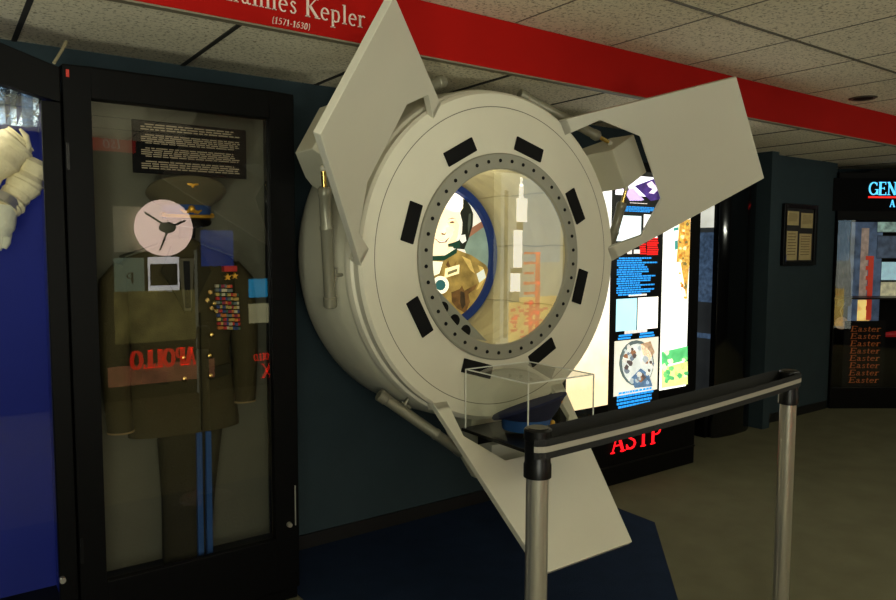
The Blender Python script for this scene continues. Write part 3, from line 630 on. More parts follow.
# colours on the right panel
lp.k = 2
lp.shape('foliage', [(679, 222), (690, 219), (689, 262), (686, 300), (683, 280), (680, 262), (676, 262)], em('foliage_gold', s(214, 160, 70), 1.2, .6, 45))
lp.shape('green_band', [(661, 352), (687, 346), (687, 360), (661, 366)], em('grass_green', s(95, 200, 120), 1.2, .25, 18))
lp.shape('yellow_band', [(661, 368), (687, 361), (687, 384), (661, 388)], em('grass_yellow', s(225, 232, 140), 1.4, .2, 18))
lp.shape('teal_mark', [(673, 228), (678, 227), (678, 230), (673, 231)], em('teal_mark', s(60, 150, 140), 1)); lp.shape('teal_mark', [(674, 241), (677, 240), (677, 249), (674, 250)], MC['teal_mark'])
lp.shape('caption', [(660, 400), (685, 394), (685, 395), (660, 401)], mat('dim_caption', s(150, 145, 130), .5))
m = MB(); a = A(610, 456); b2 = A(657, 443); LA = write(MB(), 'ASTP', (0, 0, 0), (1, 0, 0), (0, 0, 1), .13)
write(m, 'ASTP', (a.x, YA-.002, .208), (1, 0, 0), (0, 0, 1), .13, bold=1.15, xs=(b2.x-a.x)/LA*1.12); note(m.build('lettering', em('red_letters', s(255, 20, 30), 1.6), lb), 'glowing red ASTP letters')

# ------------------------------------------------------------------ uniform showcase
gx0, gx1, gz0, gz1 = .462, 1.103, .285, 2.003; YC = 2.75
sc_ = thing('glass_showcase', 'tall black framed showcase holding an olive military uniform', 'showcase', (.79, 3.0, 0))
X0, X1, ZT = .375, 1.207, 2.108
m = MB(); m.box((X0, YC+.03, 0), (X1, YW-.014, .20)); m.box((X0, YC+.03, ZT-.07), (X1, YW-.014, ZT)); m.box((X0, YC+.03, .2), (X0+.02, YW-.014, ZT-.07)); m.box((X1-.02, YC+.03, .2), (X1, YW-.014, ZT-.07))
m.build('cabinet_body', M_frame, sc_)
M_bp = mat('grey_olive_panel', s(80, 79, 62), .85, bump=.1, bscale=90, var=.04)
m = MB(); m.box((X0+.02, 3.0, .2), (X1-.02, 3.01, ZT-.07)); m.build('back_panel', M_bp, sc_)
m = MB(); m.box((X1-.024, YC+.04, .2), (X1-.02, 3.0, ZT-.07)); m.box((X0+.02, YC+.04, .2), (X0+.024, 3.0, ZT-.07)); m.build('side_panel', M_bp, sc_)
m = MB(); m.box((X1-.034, 2.99, .2), (X1-.024, 3.0, ZT-.07)); m.build('corner_post', M_black, sc_)
m = MB(); m.box((X0+.02, YC+.04, .2), (X1-.02, 3.0, .215)); m.build('shelf_floor', M_black, sc_)
m = MB()
for a_, b_ in (((X0, YC, .06), (gx0, YC+.03, ZT)), ((gx1, YC, .06), (X1, YC+.03, ZT)), ((gx0, YC, .06), (gx1, YC+.03, gz0)), ((gx0, YC, gz1), (gx1, YC+.03, ZT))): m.box(a_, b_)
dr = m.build('door', M_frame, sc_, bevel=.004)
m = MB(); m.nrm = False; m.poly([(gx0, YC+.02, gz0), (gx1, YC+.02, gz0), (gx1, YC+.02, gz1), (gx0, YC+.02, gz1)]); m.build('door_glass', M_glass, dr)
m = MB(); m.tube([(X1-.018, YC-.004, .33), (X1-.018, YC-.004, .50)], .003, 8); m.build('lock_rod', M_steel, dr)
p = at(291.5, 524, YC-.004); m = MB(); m.tube([(p.x-.01, YC+.001, p.z), (p.x-.01, YC-.018, p.z)], [.011, .009], 16); m.build('lock', M_steel, dr, True)
for zz in (1.80, .42): MB().box((X0+.004, YC-.006, zz-.045), (X0+.014, YC, zz+.045)).build('hinge', M_black, dr)
m = MB(); m.box((X0+.012, YC-.002, 2.065), (X0+.022, YC, 2.09)); note(m.build('red_tab', mat('red_tab', s(190, 40, 20), .6), dr), 'small red tab in the corner')
# placard on the glass
t = thing('text_placard', 'black placard with four paragraphs of pale small text above the olive cap', 'placard', tuple(at(188, 150, 2.80)))
q = [at(134, 120, 2.80), at(246, 129.5, 2.80), at(242, 179, 2.80), at(133, 172.5, 2.80)]
z1, z0 = (q[0].z+q[1].z)/2, (q[2].z+q[3].z)/2; x0, x1 = q[3].x, q[1].x
m = MB(); m.box((x0, 2.80, z0), (x1, 2.806, z1)); m.build('board', mat('placard_black', s(6, 5, 5), .7, spec=.1), t, bevel=.002)
m = MB(); H_ = z1-z0
for i, (f0, f1, r) in enumerate(((.06, .20, 3), (.26, .45, 5), (.51, .70, 5), (.76, .93, 4))):
    textlines(m, (x0+.03, 2.7995, z1-H_*f0), (x1-.025, 2.7995, z1-H_*f0), (x1-.025, 2.7995, z1-H_*f1), (x0+.03, 2.7995, z1-H_*f1), r, (0, -1, 0), seed=20+i, ragged=.08, gap=.52)
note(m.build('small_text', mat('placard_text', s(140, 128, 102), .7), t), 'rows of small pale text')
# uniform
UY = 2.895
uni = thing('military_uniform', 'olive military dress uniform with medal ribbons, brass buttons and blue trouser stripes', 'uniform', (.82, UY, .22))
M_ol = mat('olive_wool', s(56, 51, 31), .95, bump=.25, bscale=160, var=.08, vscale=6, spec=.1)
M_ol2 = mat('olive_wool_dark', s(42, 39, 25), .95, bump=.25, bscale=160, var=.08, vscale=6, spec=.1)
cx = .785
def loft_body(levels, n=36, fold=0.):
    mb = MB(); vs = []; fs = []
    for (z, x, a, b, y) in levels:
        for k in range(n):
            t_ = 2*PI*k/n; f = 1+fold*math.sin(5*t_+z*9)*.5
            vs.append((x+a*math.copysign(abs(math.cos(t_))**.8, math.cos(t_)), y+b*math.sin(t_)*f, z))
    for i in range(len(levels)-1):
        for k in range(n): fs.append((i*n+k, i*n+(k+1) % n, (i+1)*n+(k+1) % n, (i+1)*n+k))
    fs += [tuple(range(n-1, -1, -1)), tuple((len(levels)-1)*n+k for k in range(n))]
    return mb.add(vs, fs)
jk = loft_body([(.765, cx+.005, .215, .075, UY), (.80, cx+.005, .215, .078, UY), (.95, cx, .20, .08, UY), (1.08, cx, .185, .082, UY), (1.2, cx, .20, .085, UY), (1.33, cx, .225, .083, UY), (1.42, cx, .228, .07, UY), (1.465, cx, .19, .055, UY), (1.50, cx, .10, .045, UY), (1.525, cx, .055, .04, UY)], fold=.05).build('jacket', M_ol, uni, True)
for sg, cz_, cxo in ((-1, .80, -.04), (1, .86, .02)):
    sx_ = cx+sg*.205
    m = MB(); m.tube([(sx_, UY+.01, 1.42), (sx_+sg*.03, UY+.01, 1.36), (sx_+sg*.045, UY, 1.2), (sx_+sg*.045, UY-.01, 1.05), (sx_+sg*.035, UY-.02, cz_+.02), (sx_+sg*.033, UY-.02, cz_)], [.035, .058, .058, .052, .046, .048], 20, sq=1.0)
    sl = m.build('sleeve', M_ol, uni, True)
    m = MB(); m.tube([(sx_+sg*.033, UY-.02, cz_+.002), (sx_+sg*.033, UY-.02, cz_-.004)], [.049, .049], 20); m.build('cuff_edge', mat('cuff_trim', s(120, 100, 60), .8), sl)
# collar, lapels, shoulder boards
ysf = UY-.092
for sg in (-1, 1):
    m = MB(); m.prism([(cx+sg*.012, ysf-.004, 1.24), (cx+sg*.07, ysf-.004, 1.36), (cx+sg*.095, ysf+.006, 1.40), (cx+sg*.05, ysf+.02, 1.50), (cx+sg*.03, ysf+.01, 1.44)], (0, .008, 0)); m.build('lapel', M_ol2, uni, bevel=.002)
    m = MB(); m.prism([(cx+sg*.07, UY-.03, 1.503), (cx+sg*.205, UY-.03, 1.452), (cx+sg*.215, UY+.03, 1.452), (cx+sg*.07, UY+.03, 1.503)], (0, 0, .008)); m.build('shoulder_board', mat('shoulder_cloth', s(58, 60, 40), .8), uni, bevel=.002)
m = MB(); m.prism([(cx-.012, ysf-.001, 1.25), (cx+.012, ysf-.001, 1.25), (cx+.034, ysf+.012, 1.45), (cx-.034, ysf+.012, 1.45)], (0, .004, 0)); m.build('shirt', mat('shirt_khaki', s(70, 66, 48), .9), uni)
m = MB(); m.prism([(cx-.010, ysf-.005, 1.26), (cx+.010, ysf-.005, 1.26), (cx+.012, ysf+.004, 1.44), (cx-.012, ysf+.004, 1.44)], (0, .003, 0)); m.build('necktie', M_blackm, uni)
m = MB(); m.prism([(cx+.045, UY-.0875, .775), (cx+.048, UY-.0875, .775), (cx+.048, UY-.095, 1.24), (cx+.045, UY-.095, 1.24)], (0, .02, 0)); m.build('front_edge', M_ol2, uni)
for sg in (-1, 1):
    m = MB(); m.prism([(cx+sg*.08, UY-.083, .97), (cx+sg*.17, UY-.066, .985), (cx+sg*.17, UY-.066, 1.03), (cx+sg*.08, UY-.083, 1.02)], (0, -.006, 0)); m.build('pocket_flap', M_ol2, uni, bevel=.001)
for q in ((212, 335), (210, 356), (211, 376), (184, 358), (185, 379)):
    p = at(*q, UY-.095); m = MB(); m.blob((p.x, UY-.09, p.z), (.0115, .008, .0115)); m.build('button', M_brass, uni, True)
# ribbons: individual coloured bars
rc = [s(190, 40, 28), s(205, 120, 40), s(60, 92, 60), s(200, 190, 150), s(48, 70, 120), s(150, 40, 60), s(190, 165, 80), s(110, 120, 110)]
rm = [mat('ribbon_%d' % i, tuple(v*.6 for v in c_), .8) for i, c_ in enumerate(rc)]
rnd = random.Random(3)
for r in range(11):
    for k in range(4 if r > 1 else 3):
        p = at(219+k*6.2+r*.25, 286+r*4.2+k*.3, UY-.098)
        m = MB(); w_ = .0105
        xx = p.x; yy = UY-.096+max(0, (xx-cx-.08))*.22
        m.box((xx-w_, yy-.003, p.z-.0058), (xx+w_*.2, yy+.012, p.z+.0058)); o = m.build('ribbon_bar', rnd.choice(rm), uni)
        MB().box((xx+w_*.2, yy-.0032, p.z-.0058), (xx+w_, yy+.012, p.z+.0058)).build('ribbon_stripe', rnd.choice(rm), o)
m = MB(); p0, p1 = at(224, 267, UY-.09), at(237, 270, UY-.09); m.box((p0.x, UY-.092, p1.z-.006), (p1.x, UY-.06, p0.z+.004)); note(m.build('ribbon_bar', rm[0], uni), 'plain red ribbon bar')
def star(c_, r, y, n=5): return [(c_.x+(r if k % 2 == 0 else r*.42)*math.sin(PI*k/n), y, c_.z+(r if k % 2 == 0 else r*.42)*math.cos(PI*k/n)) for k in range(2*n)]
for q in ((228, 277), (235, 276)):
    p = at(*q, UY-.09); m = MB(); m.prism(star(p, .014, UY-.092), (0, .02, 0)); note(m.build('gold_star', M_gold, uni), 'small gold star medal')
for q in ((210, 292), (207, 300), (214, 303), (211, 308), (216, 311)):
    p = at(*q, UY-.09); m = MB(); m.prism(star(p, .012, UY-.096, 8), (0, .012, 0)); note(m.build('badge', M_brass, uni), 'brass order badge')
# trousers
ty = UY+.01
tr = loft_body([(.222, .785, .088, .045, ty), (.24, .785, .093, .05, ty), (.5, .80, .105, .055, ty), (.72, .81, .125, .06, ty), (.80, .815, .13, .06, ty)], fold=.12).build('trousers', M_ol2, uni, True)
for dx in (-.018, .018):
    m = MB(); vs = []
    for z in (.235, .36, .5, .62, .76):
        x = .845+dx-.03*(.76-z)*.2; vs += [(x-.011, ty-.068, z), (x+.011, ty-.068, z), (x+.011, ty-.045, z), (x-.011, ty-.045, z)]
    m.add(vs, [(4*i+j, 4*i+(j+1) % 4, 4*(i+1)+(j+1) % 4, 4*(i+1)+j) for i in range(4) for j in range(4)]+[(0, 1, 2, 3), (16, 17, 18, 19)])
    note(m.build('trouser_stripe', mat('blue_stripe', s(12, 58, 108), .8), uni), 'bright blue stripe down the trousers')
p = at(187, 216, 2.89)
peaked_cap('peaked_cap', 'olive peaked cap with blue band and gold cord above the uniform', (p.x, 2.892, p.z-.012), -90, mat('olive_cap', s(68, 62, 38), .95), mat('cap_blue', s(14, 50, 96), .85), sc=1.12, tilt=.30, fs_=.56)
m = MB(); m.tube([(p.x, 2.895, 1.528), (p.x, 2.895, p.z+.01)], [.03, .035], 16); m.blob((p.x, 2.895, p.z+.015), (.05, .05, .03))
tag(m.build('hat_stand', M_blackm, None, True), 'dark stand under the olive cap inside the showcase', 'stand')

# ------------------------------------------------------------------ blue showcase at the left edge
bs = thing('glass_showcase', 'black framed showcase with deep blue interior at the left edge of the photo', 'showcase', (-.1, 3.0, 0))
bx = .365; YC2 = 2.72; gl = at(52, 380, YC2).x
_t0, _t1 = at(0, 42, YC2), at(57, 66, YC2); _l0, _l1 = at(0, 83, YC2), at(43, 97, YC2); gzt = _l1.z-.01
m = MB(); m.box((-.75, YC2+.03, 0), (bx, YW-.014, .16)); m.box((bx-.02, YC2+.03, .16), (bx, YW-.014, 2.02)); m.box((-.75, YC2+.03, .16), (-.73, YW-.014, 2.1)); m.build('cabinet_body', M_frame, bs)
M_bi = mat('deep_blue_panel', s(4, 22, 105), .8, emit=.16, var=.1, vscale=2)
m = MB(); m.box((-.73, 3.12, .16), (bx-.02, 3.13, 2.04)); m.box((bx-.024, YC2+.04, .16), (bx-.02, 3.12, 2.02)); m.build('back_panel', M_bi, bs)
# arched head board
m = MB(); topz = lambda x: min(2.24, _t1.z+(_t0.z-_t1.z)*(_t1.x-x)/(_t1.x-_t0.x)); lowz = lambda x: min(2.12, _l1.z+(_l0.z-_l1.z)*(_l1.x-x)/(_l1.x-_l0.x))
xs_ = [bx, gl, .05, -.1, -.3, -.75]
m.prism([(x, YC2, topz(x)) for x in xs_]+[(x, YC2, lowz(x)) for x in reversed(xs_[1:])]+[(bx, YC2, gzt)], (0, .05, 0)); m.build('head_board', M_frame, bs, bevel=.003)
m = MB(); m.box((gl, YC2, .05), (bx, YC2+.03, gzt)); m.box((-.75, YC2, .05), (-.70, YC2+.03, gzt+.05)); m.box((-.70, YC2, .05), (gl, YC2+.03, .215)); dd = m.build('door', M_frame, bs, bevel=.003)
m = MB(); m.nrm = False; m.poly([(-.7, YC2+.015, .215), (gl, YC2+.015, .215), (gl, YC2+.015, gzt), (-.7, YC2+.015, lowz(-.7))]); m.build('door_glass', M_glass, dd)
p = at(72, 577, YC2-.004); m = MB(); m.tube([(p.x-.03, YC2, p.z), (p.x-.03, YC2-.02, p.z)], .01, 16); m.build('lock', M_steel, dd, True)
# foil header in the blue case
m = MB(); pts_ = []; N = 60
for i in range(N+1):
    x = -.72+(bx-.03+.72)*i/N; pts_.append((x, 3.05+.012*math.sin(i*2.3)+.006*math.sin(i*5.1)))
vs = [(x, y, z) for z in (1.93, 1.98, 2.03, 2.08) for x, y in pts_]; vs = [(x, y+(.01*math.sin(x*90) if 1.94 < z < 2.07 else 0), z) for x, y, z in vs]
fs = [(j*(N+1)+i, j*(N+1)+i+1, (j+1)*(N+1)+i+1, (j+1)*(N+1)+i) for j in range(3) for i in range(N)]
m.add(vs, fs); tag(m.build('foil_blanket', mat('silver_foil', s(170, 190, 210), .25, metal=1., emit=.02, bump=.8, bscale=40), None), 'crinkled silver foil strip at the top of the blue showcase', 'foil')
# space suit gloves
M_suit = mat('ivory_suit_cloth', s(226, 214, 170), .85, bump=1., bscale=22, var=.1, vscale=14)
def wrinkled(path, rad, n=24, seed=1, amp=.05):
    rnd = random.Random(seed); P = []; R_ = []
    path = [Vector(p) for p in path]
    for i in range(len(path)-1):
        for j in range(6):
            t_ = j/6; P.append(path[i].lerp(path[i+1], t_)); R_.append((rad[i]*(1-t_)+rad[i+1]*t_)*(1+amp*math.sin(7*len(P)+seed)*rnd.random()))
    P.append(path[-1]); R_.append(rad[-1]); mb = MB(); return mb.tube(P, R_, n)
gY = 2.93
def G(x, y, dy=0): return at(x, y, gY+dy)
t = thing('spacesuit_glove', 'upper ivory spacesuit glove with wide cuff hanging in the blue showcase', 'glove', tuple(G(5, 150)))
wrinkled([G(21, 139), G(16, 143), G(8, 152), G(-3, 163), G(-18, 172)], [.052, .060, .062, .058, .05], seed=2, amp=.14).build('palm', M_suit, t, True)
m = MB(); m.tube([G(20, 129, -.03), G(26, 136, -.04), G(28, 146, -.04), G(24, 158, -.03)], [.004, .010, .011, .005], 12); m.build('cuff_lip', M_suit, t, True)
for i, (dx, dy_) in enumerate(((-30, 178), (-32, 168), (-30, 158), (-26, 148))):
    wrinkled([G(-12, 162-i*5), G(-20, 166-i*6), G(dx, dy_+8)], [.024, .022, .017], 12, 3+i, .04).build('finger', M_suit, t, True)
wrinkled([G(-2, 172), G(-8, 184), G(-14, 190)], [.024, .022, .017], 12, 9, .04).build('thumb', M_suit, t, True)
t = thing('spacesuit_sleeve', 'crumpled ivory spacesuit sleeve rising to the right in the blue showcase', 'sleeve', tuple(G(25, 185)))
wrinkled([G(38, 161, .03), G(33, 170, .03), G(24, 185, .03), G(12, 200, .02), G(4, 210)], [.046, .054, .054, .048, .044], seed=5, amp=.22).build('sleeve', M_suit, t, True)
m = MB(); m.tube([G(6, 199, .01), G(1, 206)], [.054, .054], 24); note(m.build('wrist_ring', M_steel, t, True), 'metal wrist ring')
t = thing('spacesuit_glove', 'lower pale spacesuit glove hanging from the sleeve in the blue showcase', 'glove', tuple(G(0, 230)))
wrinkled([G(2, 205), G(1, 215), G(-1, 228), G(-2, 236)], [.046, .05, .047, .036], seed=6).build('palm', mat('pale_glove', s(205, 205, 180), .8, bump=.5, bscale=30), t, True)
for i in range(4):
    wrinkled([G(7-i*6, 230), G(6-i*6, 242), G(3-i*5.5, 251-abs(i-1.5)*2)], [.017, .0155, .012], 12, 7+i, .04).build('finger', MC['pale_glove'], t, True)
wrinkled([G(-9, 218, -.03), G(-15, 228, -.04), G(-16, 236, -.04)], [.018, .017, .013], 12, 17, .04).build('thumb', MC['pale_glove'], t, True)
# white tag hanging above
q = at(53, 47, YC2-.02); m = MB(); m.tube([at(66, 42, 2.8), at(62, 50, 2.76), at(54, 63, YC2-.01)], [.006, .005, .005], 8)
tag(m.build('cable', mat('pale_cable', s(150, 140, 110), .7), None), 'short pale cable above the two left showcases by the ceiling', 'cable')

# ------------------------------------------------------------------ dark case in the alcove
dc = thing('display_cabinet', 'glossy black curved cabinet with lit side window left of the grey pilaster', 'cabinet', (5.1, 3.7, 0))
M_gl = mat('gloss_black', s(8, 9, 11), .08, spec=.8)
dx0, dx1, dy0, dy1 = 4.86, 5.44, 3.24, 4.35
m = MB(); arcp = [(dx0+.02, dy0+.06, 0), (dx0+.12, dy0+.015, 0), (dx0+.28, dy0, 0), (dx1-.1, dy0+.01, 0), (dx1, dy0+.05, 0)]
m.prism([(dx0+.06, dy0+.035, 0)]+arcp[1:]+[(dx1, dy0+.08, 0), (dx0+.06, dy0+.08, 0)], (0, 0, 2.2)); m.build('front_panel', M_gl, dc, True)
m = MB(); m.box((dx0+.02, dy0+.08, 0), (dx1, dy1, .28)); m.box((dx0+.02, dy0+.08, 2.06), (dx1, dy1, 2.2)); m.box((dx0+.3, dy0+.08, .28), (dx1, dy1, 2.06)); m.box((dx0+.02, dy1-.06, .28), (dx0+.3, dy1, 2.06)); m.build('cabinet_body', M_frame, dc)
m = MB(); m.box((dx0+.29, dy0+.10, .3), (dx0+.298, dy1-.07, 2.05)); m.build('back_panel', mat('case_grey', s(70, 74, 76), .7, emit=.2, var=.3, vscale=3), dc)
m = MB(); m.box((dx0+.28, dy0+.12, 1.05), (dx0+.289, dy1-.1, 1.62)); m.box((dx0+.28, dy0+.12, .75), (dx0+.289, dy1-.1, .79)); note(m.build('blue_print', em('case_blue_print', s(74, 96, 124), .5, .5, 30), dc), 'blue printed panel seen through the side glass')
m = MB(); m.box((dx0+.279, dy0+.12, 1.66), (dx0+.289, dy1-.1, 2.04)); note(m.build('white_print', em('case_white_print', s(215, 215, 200), 1.0, .15, 8), dc), 'white lit print at the top')
m = MB(); m.nrm = False; m.poly([(dx0+.02, dy0+.085, .28), (dx0+.02, dy1-.06, .28), (dx0+.02, dy1-.06, 2.06), (dx0+.02, dy0+.085, 2.06)]); m.build('side_glass', M_glass, dc)
t = thing('white_vase', 'small white bell shaped exhibit behind the side glass of the black cabinet', 'exhibit', (dx0+.15, dy0+.33, .9))
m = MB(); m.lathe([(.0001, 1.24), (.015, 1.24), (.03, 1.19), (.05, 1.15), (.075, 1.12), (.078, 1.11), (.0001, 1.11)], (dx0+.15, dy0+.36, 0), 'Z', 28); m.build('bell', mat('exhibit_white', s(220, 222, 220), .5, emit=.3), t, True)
m = MB(); m.lathe([(.0001, 1.11), (.02, 1.11), (.015, .9), (.02, .4), (.05, .3), (.05, .283), (.0001, .283)], (dx0+.15, dy0+.36, 0), 'Z', 20); m.build('stand', M_black, t, True)

# ------------------------------------------------------------------ certificates frame on the right wall
YR = 3.30; a, b_ = at(782, 203, YR), at(814, 266, YR)
fx0, fx1, fz0, fz1 = a.x, b_.x-.02, 1.345, 1.87
t = thing('certificate_frame', 'black picture frame with four yellowed papers on the teal wall', 'picture frame', ((fx0+fx1)/2, YR, fz0))
m = MB(); bw = .045
for p0, p1 in (((fx0, YR-.03, fz0), (fx0+bw, YR-.001, fz1)), ((fx1-bw, YR-.03, fz0), (fx1, YR-.001, fz1)), ((fx0+bw, YR-.03, fz0), (fx1-bw, YR-.001, fz0+bw*.8)), ((fx0+bw, YR-.03, fz1-bw*.8), (fx1-bw, YR-.001, fz1))): m.box(p0, p1)
m.build('frame', M_black, t, bevel=.004)
MB().box((fx0+bw, YR-.012, fz0+.03), (fx1-bw, YR-.002, fz1-.03)).build('mount', mat('mount_black', s(30, 30, 32), .8), t)
M_pap = mat('yellowed_paper', s(178, 160, 112), .9, var=.08, vscale=20); mw = (fx0+fx1)/2
for (x0, x1, z0, z1) in ((fx0+.065, mw-.02, 1.69, 1.81), (mw+.02, fx1-.06, 1.67, 1.80), (fx0+.065, mw-.03, 1.39, 1.64), (mw+.005, fx1-.07, 1.39, 1.62)):
    o = MB().box((x0, YR-.014, z0), (x1, YR-.012, z1)).build('paper', M_pap, t)
    m = MB(); textlines(m, (x0+.02, YR-.0145, z1-.02), (x1-.02, YR-.0145, z1-.02), (x1-.02, YR-.0145, z0+.03), (x0+.02, YR-.0145, z0+.03), 8, (0, -1, 0), gap=.7, seed=int(x0*99+z0*50)); m.build('writing', mat('faded_ink', s(120, 104, 72), .9), o)
MB().box((fx0+bw, YR-.016, 1.36), (fx0+bw+.03, YR-.012, 1.44)).build('blue_seal', mat('blue_seal', s(50, 70, 130), .7), t)

# ------------------------------------------------------------------ angled showcase at the right edge
O = Vector((6.74, 3.27, 0)); dirv = Vector((.83, -.56, 0)).normalized(); nv = Vector((dirv.y, -dirv.x, 0))   # nv faces the camera
if nv.dot(Vector((0, 0, 0))-O) < 0: nv = -nv
def S(l, z, d=0): return O+dirv*l+nv*d+Vector((0, 0, z))
def loc(x, y): p = atp(x, y, O, nv)-O; return p.dot(dirv), p.z
struct(MB().hexa([S(-.2, 0, -.5), S(3.2, 0, -.5), S(3.2, 0, -.55), S(-.2, 0, -.55), S(-.2, LOW, -.5), S(3.2, LOW, -.5), S(3.2, LOW, -.55), S(-.2, LOW, -.55)]).build('wall_angled', M_wall))
gs = thing('glass_showcase', 'angled black showcase with glowing blue GEN sign at the right edge', 'showcase', tuple(O))
def sbox(m, l0, l1, z0, z1, d0, d1): return m.hexa([S(l0, z0, d0), S(l1, z0, d0), S(l1, z0, d1), S(l0, z0, d1), S(l0, z1, d0), S(l1, z1, d0), S(l1, z1, d1), S(l0, z1, d1)])
LW = 1.7; zA, zB = loc(835, 388)[1], loc(835, 220)[1]; lA = loc(835, 300)[0]; zT = loc(826, 172)[1]
m = MB(); sbox(m, 0, lA, 0, zT, -.04, 0); sbox(m, LW-lA, LW, 0, zT, -.04, 0); sbox(m, lA, LW-lA, 0, zA, -.04, 0); sbox(m, lA, LW-lA, zB, zT, -.04, 0); m.build('front_frame', M_frame, gs, bevel=.004)
m = MB(); sbox(m, 0, .03, 0, zT, -.45, -.04); sbox(m, LW-.03, LW, 0, zT, -.45, -.04); sbox(m, .03, LW-.03, 0, .05, -.45, -.04); sbox(m, 0, LW, zT-.02, zT, -.45, -.04); sbox(m, 0, LW, 0, zT, -.48, -.45); m.build('cabinet_body', M_frame, gs)
m = MB(); tp = []
for i in range(13):
    f = i/12; tp.append(S(.25+f*(LW-.5), zT+.05*math.sin(PI*min(1, f*1.0))**.5, .0))
m.prism([S(.25, zT-.001, 0)]+tp[1:-1]+[S(LW-.25, zT-.001, 0)], nv*-.2); m.build('curved_top', M_frame, gs)
l0, z0 = loc(832, 211); l1, z1 = loc(832, 178)
m = MB(); m.nrm = False; m.poly([S(l0, z0, .002), S(LW-.05, z0, .002), S(LW-.05, z1, .002), S(l0, z1, .002)]); m.build('sign_panel', mat('sign_black', s(5, 5, 6), .6, spec=.05), gs)
m = MB(); la, za = loc(868, 195); lb_, zb_ = loc(897, 195); Lg = write(MB(), 'GEN', (0, 0, 0), (1, 0, 0), (0, 0, 1), 1)
hh = loc(868, 182)[1]-za; write(m, 'GEN', S(la, za, .004), dirv, (0, 0, 1), hh, xs=(lb_-la)/hh/Lg, track=.03, bold=1.1); note(m.build('lettering', em('sign_blue', s(90, 200, 245), 1.3), gs), 'glowing light blue GEN letters')
m = MB(); lr, zr = loc(868, 198); sbox(m, lr, LW-.1, zr, zr+.016, .002, .006); note(m.build('underline', em('sign_red', s(235, 30, 22), 1.3), gs), 'red line under the letters')
m = MB(); lr, zr = loc(889, 207); write(m, 'A', S(lr, zr, .004), dirv, (0, 0, 1), hh*.55, bold=1.1); m.build('lettering', MC['sign_blue'], gs)
m = MB(); m.nrm = False; m.poly([S(lA, zA, -.01), S(LW-lA, zA, -.01), S(LW-lA, zB, -.01), S(lA, zB, -.01)]); m.build('front_glass', M_glass, gs)
# exhibits inside the angled showcase
D = -.42
def loc2(x, y, d): p = atp(x, y, O+nv*d, nv)-O; return p.dot(dirv), p.z
def sq(name, x0, y0, x1, y1, mm, par, d, ex=0):
    a = loc2(x0, y0, d); b = loc2(x1, y1, d); m = MB(); sbox(m, a[0], b[0]+ex, min(a[1], b[1]), max(a[1], b[1]), d-.003, d); return m.build(name, mm, par)
t = thing('rocket_mural', 'lit photo of a rocket and red gantry in the angled showcase', 'photograph', tuple(S(.6, 1.0, -.43)))
sq('print', 852, 222, 877, 352, em('mural_sky', s(80, 100, 128), .32, .6, 9), t, D)
sq('rocket', 862, 228, 866, 300, em('mural_white', s(160, 140, 126), .4, .3, 20), t, D+.006); sq('flame', 858, 300, 869, 330, em('mural_flame', s(235, 190, 110), .8, .4, 12), t, D+.006)
for i in range(6): sq('gantry', 866, 256+i*10, 871, 260+i*10, em('mural_red', s(170, 50, 30), .6), t, D+.009)
sq('gantry', 869, 256, 871, 320, MC['mural_red'], t, D+.010); sq('red_glow', 859, 331, 872, 336, em('mural_red2', s(210, 50, 30), .7), t, D+.006)
t = thing('foil_suit', 'crumpled silver foil exhibit at the left inside the angled showcase', 'exhibit', tuple(S(.3, 1.0, -.3)))
m = MB(); N = 18; vs = []; rnd = random.Random(5)
for j in range(16):
    for i in range(N+1):
        a = loc2(836+i*.75-(4*math.sin(j*.4))*.3, 222+j*5.6, -.3); vs.append(S(a[0], a[1], -.3+.03*rnd.random()))
m.add(vs, [(j*(N+1)+i, j*(N+1)+i+1, (j+1)*(N+1)+i+1, (j+1)*(N+1)+i) for j in range(15) for i in range(N)]); m.build('foil', mat('dull_foil', s(92, 92, 92), .3, metal=.9, emit=.03, var=.5, vscale=12), t)
t = thing('round_badge', 'small round pale badge hanging low left in the angled showcase', 'badge', tuple(S(.35, .9, -.25)))
a = loc2(841, 323, -.25); m = MB(); m.tube([S(a[0], a[1], -.25), S(a[0], a[1], -.235)], .06, 28); m.build('disc', em('badge_tan', s(150, 120, 90), .3, .4, 30), t)
m = MB(); m.tube([S(a[0], a[1]+.06, -.24), S(a[0]-.02, a[1]+.12, -.24), S(a[0]+.02, a[1]+.2, -.24)], .006, 8); m.build('cord', M_steel, t)
for nm, lbl, x0, y0, x1, y1, c_, e_, v_ in (('framed_photo', 'pale blue framed photo at the right edge of the angled showcase', 882, 262, 896, 280, s(165, 205, 215), .6, .1),
      ('framed_photo', 'cream map-like photo below the pale blue one in the angled showcase', 881, 282, 896, 296, s(190, 185, 150), .5, .3),
      ('framed_photo', 'blue-white emblem photo at the top right of the angled showcase', 878, 222, 896, 232, s(150, 180, 170), .4, .5),
      ('framed_photo', 'dark blue starry photo under the emblem photo in the angled showcase', 878, 236, 896, 258, s(70, 84, 104), .4, .4)):
    t = thing(nm, lbl, 'photo', tuple(S(1.0, loc2(x0, y1, D)[1], D))); sq('print', x0, y0, x1, y1, em('ph_%d' % y0, c_, e_, v_, 20), t, D+.006, .25)
    a = loc2(x0, y0, D); b = loc2(x1, y1, D); m = MB(); sbox(m, a[0]-.005, b[0]+.255, min(a[1], b[1])-.005, max(a[1], b[1])+.005, D-.004, D+.002); m.build('backing', M_black, t)
t = thing('glass_shelf', 'dark shelf across the middle of the angled showcase', 'shelf', tuple(S(.85, 1.1, -.25)))
a = loc2(850, 298, -.2); m = MB(); sbox(m, .04, LW-.04, a[1]-.008, a[1]+.008, -.40, -.12); m.build('shelf_board', M_black, t)
t = thing('red_model_car', 'small glossy red exhibit low at the right of the angled showcase', 'exhibit', tuple(S(.95, .9, -.3)))
a = loc2(884, 336, -.3); m = MB()
